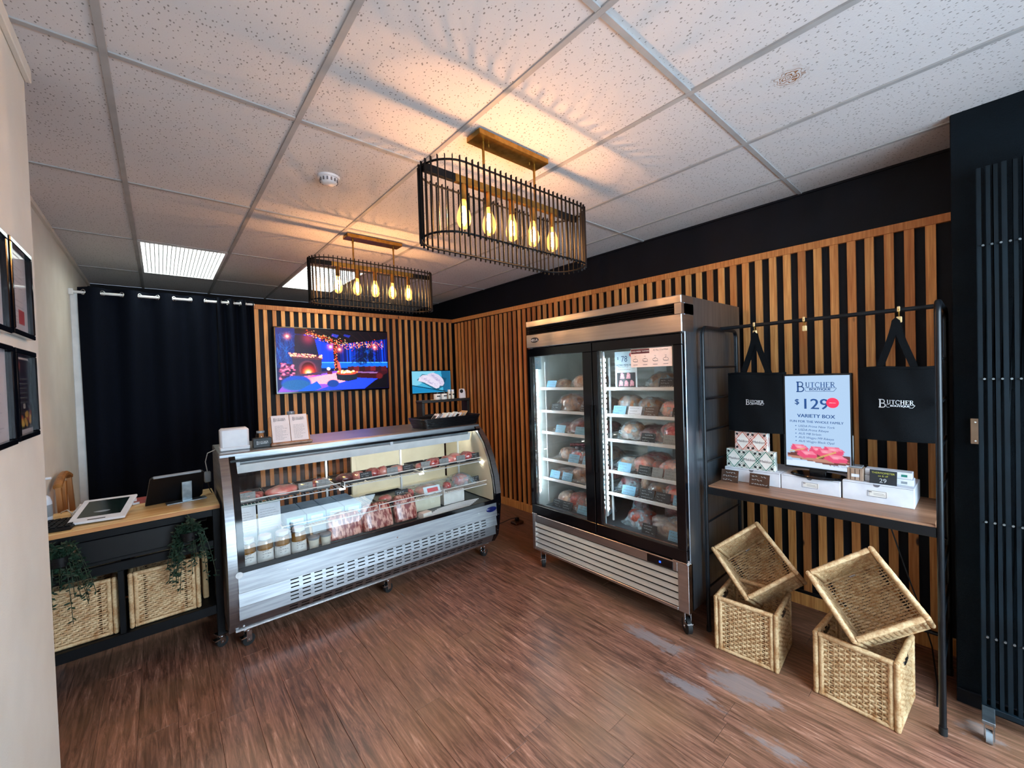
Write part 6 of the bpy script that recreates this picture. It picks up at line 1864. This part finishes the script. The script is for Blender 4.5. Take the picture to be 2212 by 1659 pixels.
def basket_parts(t):
    w, d, h, k = BW, BD, BH, BTk
    def put(key, name, build, M_, sm=60, kind=None, matn='rattan'):
        o = shared(key, name, build, matn, t, sm, kind)
        o.matrix_local = M_
        return o
    Lf = w - 2 * k
    # front and back panels
    for s in (-1, 1):
        Mx = Matrix.Translation((0, s * (d / 2 - .012), 0))
        p_ = put(('bk', 'weave_f'), 'woven_panel', lambda: weave(Lf - .036, h - .045, 0.0128, .0235), Mx @ Matrix.Translation((0, 0, .022)), kind='stuff')
        def fr_():
            b = B()
            for z, r_ in ((.010, .0105), (h - .012, .0125)): b.merge(rail((-Lf / 2 + .001, 0, z), (Lf / 2 - .001, 0, z), r_))
            for x in (-Lf / 2 + .011, Lf / 2 - .011): b.merge(rail((x, 0, .004), (x, 0, h - .006), .0105))
            return b
        put(('bk', 'rim_f'), 'panel_rim', fr_, Mx)
    for s in (-1, 1):
        Mx = Matrix.Translation((s * (w / 2 - .0115), 0, 0)) @ Matrix.Rotation(PI / 2, 4, 'Z')
        put(('bk', 'weave_s'), 'woven_panel', lambda: weave(d - .04, h - .045, 0.0128, .0235, False), Mx @ Matrix.Translation((0, 0, .022)), kind='stuff')
        def fs_():
            b = B()
            b.merge(rail((-d / 2 + .006, 0, .010), (d / 2 - .006, 0, .010), .0112))
            b.merge(rail((-d / 2 + .006, 0, h - .012), (d / 2 - .006, 0, h - .012), .0128))
            for x in (-d / 2 + .011, d / 2 - .011): b.merge(rail((x, 0, .004), (x, 0, h - .004), .0118))
            return b
        put(('bk', 'rim_s'), 'panel_rim', fs_, Mx)
        put(('bk', 'grip'), 'hand_hole', lambda: B().tube([(.045 * math.cos(a), .0, h - .058 + .015 * math.sin(a)) for a in [2 * PI * q / 24 for q in range(24)]], .006, 6, closed=True)
            .sheet(lambda u, v: ((u - .5) * .085, -.0065, h - .058 + (v - .5) * .026 * (1 - (2 * u - 1) ** 2) ** .5), 12, 1).sheet(lambda u, v: ((u - .5) * .085, .0065, h - .058 + (v - .5) * .026 * (1 - (2 * u - 1) ** 2) ** .5), 12, 1), Mx, 60, None, 'stand_dark')
    put(('bk', 'weave_b'), 'woven_base', lambda: weave(w - .03, d - .03, 0.0128, .0235, True), Matrix.Translation((0, d / 2 - .015, .012)) @ Matrix.Rotation(PI / 2, 4, 'X'), kind='stuff')
    put(('bk', 'cross'), 'inner_bar', lambda: rail((-w / 2 + .02, 0, 0), (w / 2 - .02, 0, 0), .007), Matrix.Translation((0, d / 2 - .02, .022)))
def basket(Mx, label, group, tagged=False):
    t = mthing('rattan_basket', label, 'basket', Mx, group)
    basket_parts(t)
    if tagged:
        obj('white_tag', B().box(-.014, .014, BD / 2 - .04, BD / 2 - .037, .045, .066).xf(Matrix.Identity(4)), 'white_card', t, local=True)
        obj('tag_mark', B().box(-.008, .008, BD / 2 - .0405, BD / 2 - .0398, .052, .058), 'ink_blue_print', t, local=True)
    return t
def low(x, y, yaw): return Matrix.Translation((x, y, 0)) @ Matrix.Rotation(yaw, 4, 'Z') @ Matrix.Translation((BW / 2, BD / 2, 0))
basket(low(2.478, 1.077, -1.497), 'square rattan basket standing on the floor next to the fridge', 'rattan baskets by the rack')
basket(low(2.498, .589, -1.634), 'square rattan basket standing on the floor next to the rack leg', 'rattan baskets by the rack')
def up(o, rows):
    m = Matrix([r_ + [0] for r_ in rows] + [[0, 0, 0, 1]])
    m.translation = Vector(o)
    return m @ Matrix.Translation((BW / 2, BD / 2, 0))
basket(up((2.812, .942, .158), [[.4253, .3129, -.8492], [-.6888, .7205, -.0795], [.587, .6188, .522]]), 'rattan basket tipped open in the floor basket next to the fridge', 'rattan baskets by the rack', True)
basket(up((2.695, .412, .214), [[.3168, .3746, -.8714], [-.7684, .6399, -.0043], [.556, .6709, .4906]]), 'rattan basket tipped open in the floor basket by the rack leg', 'rattan baskets by the rack', True)

# ================================================================== CHECKOUT TABLE
TX0, TX1, TY0, TY1, TZ = -.56, .262, 3.215, 3.76, .925
tb = thing('checkout_table', 'rolling checkout table with pale wood top and black steel frame', 'table', (-.12, 3.48, 0))
obj('table_top', B().box(TX0, TX1, TY0, TY1, TZ - .028, TZ, .003), 'oak_top', tb)
obj('edge_band', B().box(TX0, TX1, TY0 - .003, TY0, TZ - .026, TZ - .003), 'oak_edge', tb)
for x_ in (TX0 + .02, TX1 - .02):
    for y in (TY0 + .022, TY1 - .022):
        obj('leg', B().box(x_ - .02, x_ + .02, y - .02, y + .02, .085, TZ - .028, .002), 'black_metal', tb)
        caster(tb, x_, y, .087, r=.033, yaw=.4)
for y in (TY0 + .012, TY1 - .012):
    obj('top_rail', B().box(TX0 + .04, TX1 - .04, y - .012, y + .012, .855, TZ - .028, .002), 'black_metal', tb)
    obj('middle_rail', B().box(TX0 + .04, TX1 - .04, y - .012, y + .012, .648, .70, .002), 'black_metal', tb)
    obj('bottom_rail', B().box(TX0 + .04, TX1 - .04, y - .014, y + .014, .228, .285, .002), 'black_metal', tb)
dw = obj('drawer', B().box(TX0 + .07, TX1 - .14, TY0 + .012, TY1 - .03, .705, .85, .003), 'black_plastic', tb)
obj('drawer_lip', B().box(TX0 + .08, TX1 - .16, TY0 + .006, TY0 + .012, .72, .727), 'black_metal', dw)
obj('middle_divider', B().box(-.222, -.196, TY0 + .004, TY0 + .04, .285, .648, .002), 'black_metal', tb)
obj('lower_shelf', B().box(TX0 + .04, TX1 - .04, TY0 + .03, TY1 - .03, .262, .284), 'black_metal', tb)
obj('back_panel', B().box(TX0 + .04, TX1 - .04, TY1 - .01, TY1 - .004, .30, .64), 'black_plastic', tb)
for x_, lb_ in ((-.018, 'rattan basket with a trailing plant, right compartment of the checkout table'), (-.395, 'rattan basket shaded by a plant, left compartment of the checkout table')):
    basket(Matrix.Translation((x_, 3.42, .285)), lb_, 'rattan baskets under the checkout table')
t = thing('shelf_bag', 'folded brown paper bag beside the right basket under the table', 'bag', (.19, 3.5, .285))
obj('paper', B().box(.165, .195, 3.36, 3.6, .285, .60, .006), 'tan_card', t)
obj('fold', B().box(.163, .165, 3.37, 3.59, .55, .57), 'crate_wood', t)
# hanging greenery
def greenery(name, pts, n, spread, label, seed, drop, fan=.08):
    r = random.Random(seed)
    x, y, z = pts
    t = thing(name, label, 'plant', (x, y, z - drop))
    obj('pot', B().lathe([(.03, 0), (.045, .01), (.05, .06), (.046, .06), (.04, .05), (0, .05)], 18, (x, y, z - .03)), 'black_plastic', t, 40)
    leaf = B()
    for k in range(n):
        a = r.uniform(0, 2 * PI); px, py, pz = x, y, z + .02
        vx, vy, vz = math.cos(a) * spread, -abs(math.sin(a)) * spread * .5, r.uniform(.02, .05)
        path = [(px, py, pz)]
        L = r.uniform(.35, 1.0)
        for q in range(9):
            px += vx * .11 * L; py += vy * .08 * L; pz += vz * L
            vz -= .017; path.append((px, py, max(pz, z - drop)))
        st = obj('stem', B().tube(path, .0016, 5), 'stem', t, 60)
        for p0, p1 in zip(path[:-1], path[1:]):
            for s in range(6):
                c = Vector(p0).lerp(Vector(p1), r.random())
                d = Vector((r.uniform(-1, 1), r.uniform(-1, .3), r.uniform(-.8, .6))).normalized()
                n_ = d.orthogonal().normalized() * .0055
                l = r.uniform(.018, .034)
                leaf.add([c, c + d * l * .5 + n_, c + d * l, c + d * l * .5 - n_], [(0, 1, 2, 3)])
    obj('foliage', leaf, 'leaf', t, kind='stuff')
    return t
greenery('hanging_plant', (.10, 3.165, .775), 20, .14, 'dark green trailing plant at the right front of the checkout table', 4, .34)
greenery('hanging_plant', (-.43, 3.165, .79), 28, .17, 'dark green bushy plant at the left front of the checkout table', 7, .36)
t = thing('paper_flower', 'small pale rosette on the left plant under the table edge', 'ornament', (-.395, 3.19, .82))
for k in range(7):
    a = 2 * PI * k / 7
    obj('petal', B().lathe([(0, 0), (.013, .003), (.009, .009), (0, .011)], 10).xf(Matrix.Translation((-.395 + .015 * math.cos(a), 3.185, .835 + .015 * math.sin(a))) @ Matrix.Rotation(PI / 2, 4, 'X')), 'crate_wood', t, 60)
# ---- things on the table
zt_ = TZ + .0005
t = mthing('white_tablet', 'white framed tablet leaning on a grey base on the checkout table', 'tablet', Matrix.Translation((-.278, 3.43, zt_)) @ Matrix.Rotation(-.18, 4, 'Z'))
TM = Matrix.Translation((0, -.02, .034)) @ Matrix.Rotation(.24, 4, 'X')
obj('frame', B().box(-.122, .122, -.12, .16, 0, .014, .004).xf(TM), 'white_plastic', t, local=True)
obj('screen', B().box(-.092, .092, -.068, .13, .0138, .0148).xf(TM), 'screen_dark', t, local=True)
obj('front_slot', B().box(-.04, .035, -.106, -.098, .0138, .0148).xf(TM), 'ink_black', t, local=True)
obj('base', B().lathe([(.078, 0), (.082, .006), (.078, .03), (.06, .045), (0, .05)], 28, (0, .0, 0), 1, .8), 'lid_clear', t, 50, local=True)
t = mthing('customer_display', 'black customer display on silver foot, seen from behind', 'display', Matrix.Translation((.085, 3.52, zt_)) @ Matrix.Rotation(.10, 4, 'Z'))
DMx = Matrix.Translation((-.03, .02, .004)) @ Matrix.Rotation(.52, 4, 'X')
obj('panel', B().prism([(-.155, 0), (.125, .0), (.14, .02), (.14, .205), (.13, .215), (-.125, .215), (-.135, .205)], -.008, .008, 1).xf(DMx), 'black_plastic', t, local=True)
obj('edge_bumper', B().box(-.12, .125, -.010, .010, .208, .219, .003).xf(DMx), 'lid_clear', t, local=True)
obj('stand_neck', B().box(-.028, .026, -.07, -.062, .0, .14, .002).xf(Matrix.Translation((.02, .02, .0)) @ Matrix.Rotation(.12, 4, 'X')), 'galvanised', t, local=True)
obj('foot', B().box(-.09, .12, -.09, -.02, 0, .007, .002), 'galvanised', t, local=True)
t = mthing('card_keypad', 'black numeric keypad lying at the left of the checkout table', 'keypad', Matrix.Translation((-.452, 3.40, zt_)) @ Matrix.Rotation(-.12, 4, 'Z'))
obj('body', B().box(-.075, .075, -.14, .10, 0, .018, .004), 'black_plastic', t, local=True)
kb = None
for i in range(5):
    for j in range(6):
        xx, yy = -.056 + .028 * i, -.115 + .036 * j
        if kb is None: kb = obj('key', B().box(-.0115, .0115, -.0135, .0135, .018, .024, .002), 'black_metal', t, local=True); kb.location = (xx, yy, 0)
        else:
            o = kb.copy(); COL.objects.link(o); o.location = (xx, yy, 0)
t = thing('hand_sanitiser', 'clear pump bottle of hand gel behind the cream wall edge', 'bottle', (-.533, 3.52, zt_))
c0 = (-.533, 3.52, zt_)
obj('bottle', B().lathe([(.034, 0), (.038, .006), (.038, .12), (.03, .15), (.014, .165), (.014, .18)], 22, c0), 'clear_gel', t, 50)
obj('label_wrap', B().lathe([(.0386, .04), (.0388, .042), (.0388, .105), (.0386, .107)], 22, c0), 'lid_clear', t, 50)
obj('pump', B().cyl((c0[0], c0[1], zt_ + .18), (c0[0], c0[1], zt_ + .205), .016, n=16).cyl((c0[0], c0[1], zt_ + .2), (c0[0], c0[1], zt_ + .25), .005, n=10).box(c0[0] - .012, c0[0] + .04, c0[1] - .009, c0[1] + .009, zt_ + .25, zt_ + .263, .003), 'white_plastic', t, 40)
for k in range(3):
    t = mthing('paper_pad', '%s white paper pad in the pile behind the white tablet' % ('bottom', 'middle', 'top')[k], 'paper', Matrix.Translation((-.30 + .012 * k, 3.665, zt_ + .013 * k)) @ Matrix.Rotation(-.05 + .06 * k, 4, 'Z'), 'paper pads on the table')
    shared(('pad',), 'sheets', lambda: B().box(-.13, .13, -.075, .075, 0, .0125, .001), 'paper', t)
    shared(('padb',), 'binding', lambda: B().box(-.131, -.12, -.076, .076, .0005, .0132), 'white_card', t)
t = thing('red_envelope', 'red folded leaflet between tablet and black display', 'leaflet', (-.12, 3.68, zt_))
obj('leaflet', B().prism([(3.63, zt_), (3.74, zt_), (3.74, zt_ + .02), (3.66, zt_ + .014)], -.165, -.055, 0), 'red_paper', t)
obj('white_flap', B().box(-.165, -.13, 3.622, 3.64, zt_, zt_ + .012, .002), 'white_card', t)
tag(obj('tablet_cable', B().tube([(-.40, 3.46, zt_ + .012), (-.42, 3.52, zt_ + .03), (-.445, 3.58, zt_ + .045), (-.475, 3.62, zt_ + .03), (-.488, 3.70, zt_ + .006)], .0035, 6), 'cable_white', smooth=60), 'white cable curving from the tablet across the table top', 'cable')
t = thing('power_adapter', 'grey power adapter hanging by its cord at the left end of the case', 'adapter', (.225, 3.62, .98))
obj('block', B().box(.212, .252, 3.60, 3.645, 1.0, 1.075, .006), 'lid_clear', t, 40)
obj('cord', B().tube([(.232, 3.62, 1.075), (.222, 3.6, 1.15), (.235, 3.58, 1.21), (.275, 3.55, 1.232)], .003, 6), 'cable_white', t, 60)
obj('lower_cord', B().tube([(.232, 3.62, 1.0), (.24, 3.60, .95), (.262, 3.58, .9), (.268, 3.58, .5), (.264, 3.6, .05)], .0035, 6), 'cable_black', t, 60)

# ================================================================== WOODEN CHAIR BEHIND THE TABLE
ch = thing('wooden_chair', 'light wooden chair with cut-out back against the left wall', 'chair', (-.33, 4.15, 0))
def cpart(name, b): return obj(name, b, 'chair_wood', ch, 40)
for y in (3.95, 4.36):
    cpart('rear_leg', B().prism([(-.525, 0), (-.495, 0), (-.485, .45), (-.515, 1.07), (-.54, 1.07), (-.515, .45)], y - .018, y + .018, 1))
    cpart('front_leg', B().box(-.13, -.10, y - .018, y + .018, 0, .44, .003))
cpart('seat', B().box(-.52, -.09, 3.93, 4.38, .44, .465, .006))
cpart('top_rail', B().tube([(-.528, 3.93 + .45 * u, 1.06 + .045 * math.sin(PI * u)) for u in [i / 10 for i in range(11)]], .022, 8))
cpart('back_slat', B().box(-.535, -.515, 4.125, 4.185, .62, 1.06, .004))
cpart('lower_rail', B().tube([(-.518, 3.95 + .41 * u, .72 + .07 * math.sin(PI * u)) for u in [i / 10 for i in range(11)]], .02, 8))
for y in (3.95, 4.36): cpart('stretcher', B().box(-.51, -.115, y - .009, y + .009, .2, .225, .002))

# ================================================================== FOLDING GATE, OUTLET, SWITCH PLATE
gt = thing('folding_gate', 'black folding security gate pushed against the pillar at right', 'gate', (2.84, -.12, 0))
GX = 2.84
gbar = None
for k in range(11):
    y = .012 - .026 * k
    if gbar is None:
        gbar = obj('gate_bar', B().box(GX - .016, GX + .016, y - .010, y - .007, .10, 2.55).box(GX - .018, GX - .015, y - .010, y + .006, .10, 2.55).box(GX - .018, GX - .010, y + .003, y + .006, .10, 2.55), 'gate_metal', gt)
    else:
        o = gbar.copy(); COL.objects.link(o); o.location.y = gbar.location.y - .026 * k; o.rotation_euler = (random.uniform(-.002, .002), random.uniform(-.003, .003), 0)
for k in range(9):
    y = -.001 - .026 * k
    for z in (.70, 1.62):
        obj('lattice_strip', B().cyl((GX - .004, y + .012, z - .40), (GX - .004, y - .012, z + .40), .003, n=6), 'gate_metal', gt, 60)
rv = B()
for k in range(10):
    for z in (.42, .95, 1.6, 2.2):
        rv.cyl((GX - .017, -.002 - .026 * k, z), (GX - .027, -.002 - .026 * k, z), .0045, n=8)
obj('rivets', rv, 'galvanised', gt, 40, kind='stuff')
obj('bottom_track', B().box(GX - .03, GX + .03, -.30, .02, .075, .10, .002), 'gate_metal', gt)
cg = obj('gate_caster', B().box(2.69, 2.82, -.022, .018, .085, .10, .002).box(2.69, 2.72, -.020, -.016, .02, .09).box(2.69, 2.72, .008, .012, .02, .09), 'galvanised', gt)
obj('wheel', B().cyl((2.705, -.014, .028), (2.705, .006, .028), .028, n=20), 'lid_clear', cg, 40)
t = thing('switch_plate', 'small beige plate on the black pillar at right', 'plate', (2.948, .028, 1.285))
obj('plate', B().box(2.944, 2.95, .012, .044, 1.285, 1.407, .002), 'switch_beige', t)
obj('screw', B().cyl((2.944, .028, 1.30), (2.943, .028, 1.30), .004, n=8).cyl((2.944, .028, 1.39), (2.943, .028, 1.39), .004, n=8), 'chrome', t, 40)
struct('trim_5', B().box(2.935, 2.95, YF + .02, .10, 0, .07, .003), 'black_paint')
t = thing('floor_outlet', 'brown floor outlet box with a plug, between case and fridge', 'outlet', (3.03, 3.5, 0))
obj('box', B().box(2.97, 3.09, 3.45, 3.55, 0, .03, .006), 'brown_tag', t)
obj('plug', B().box(3.01, 3.05, 3.48, 3.52, .03, .07, .006), 'black_plastic', t)
obj('cord', B().tube([(3.03, 3.5, .07), (2.98, 3.56, .05), (2.9, 3.62, .01), (2.75, 3.66, .008), (2.58, 3.6, .008)], .004, 6), 'cable_black', t, 60)
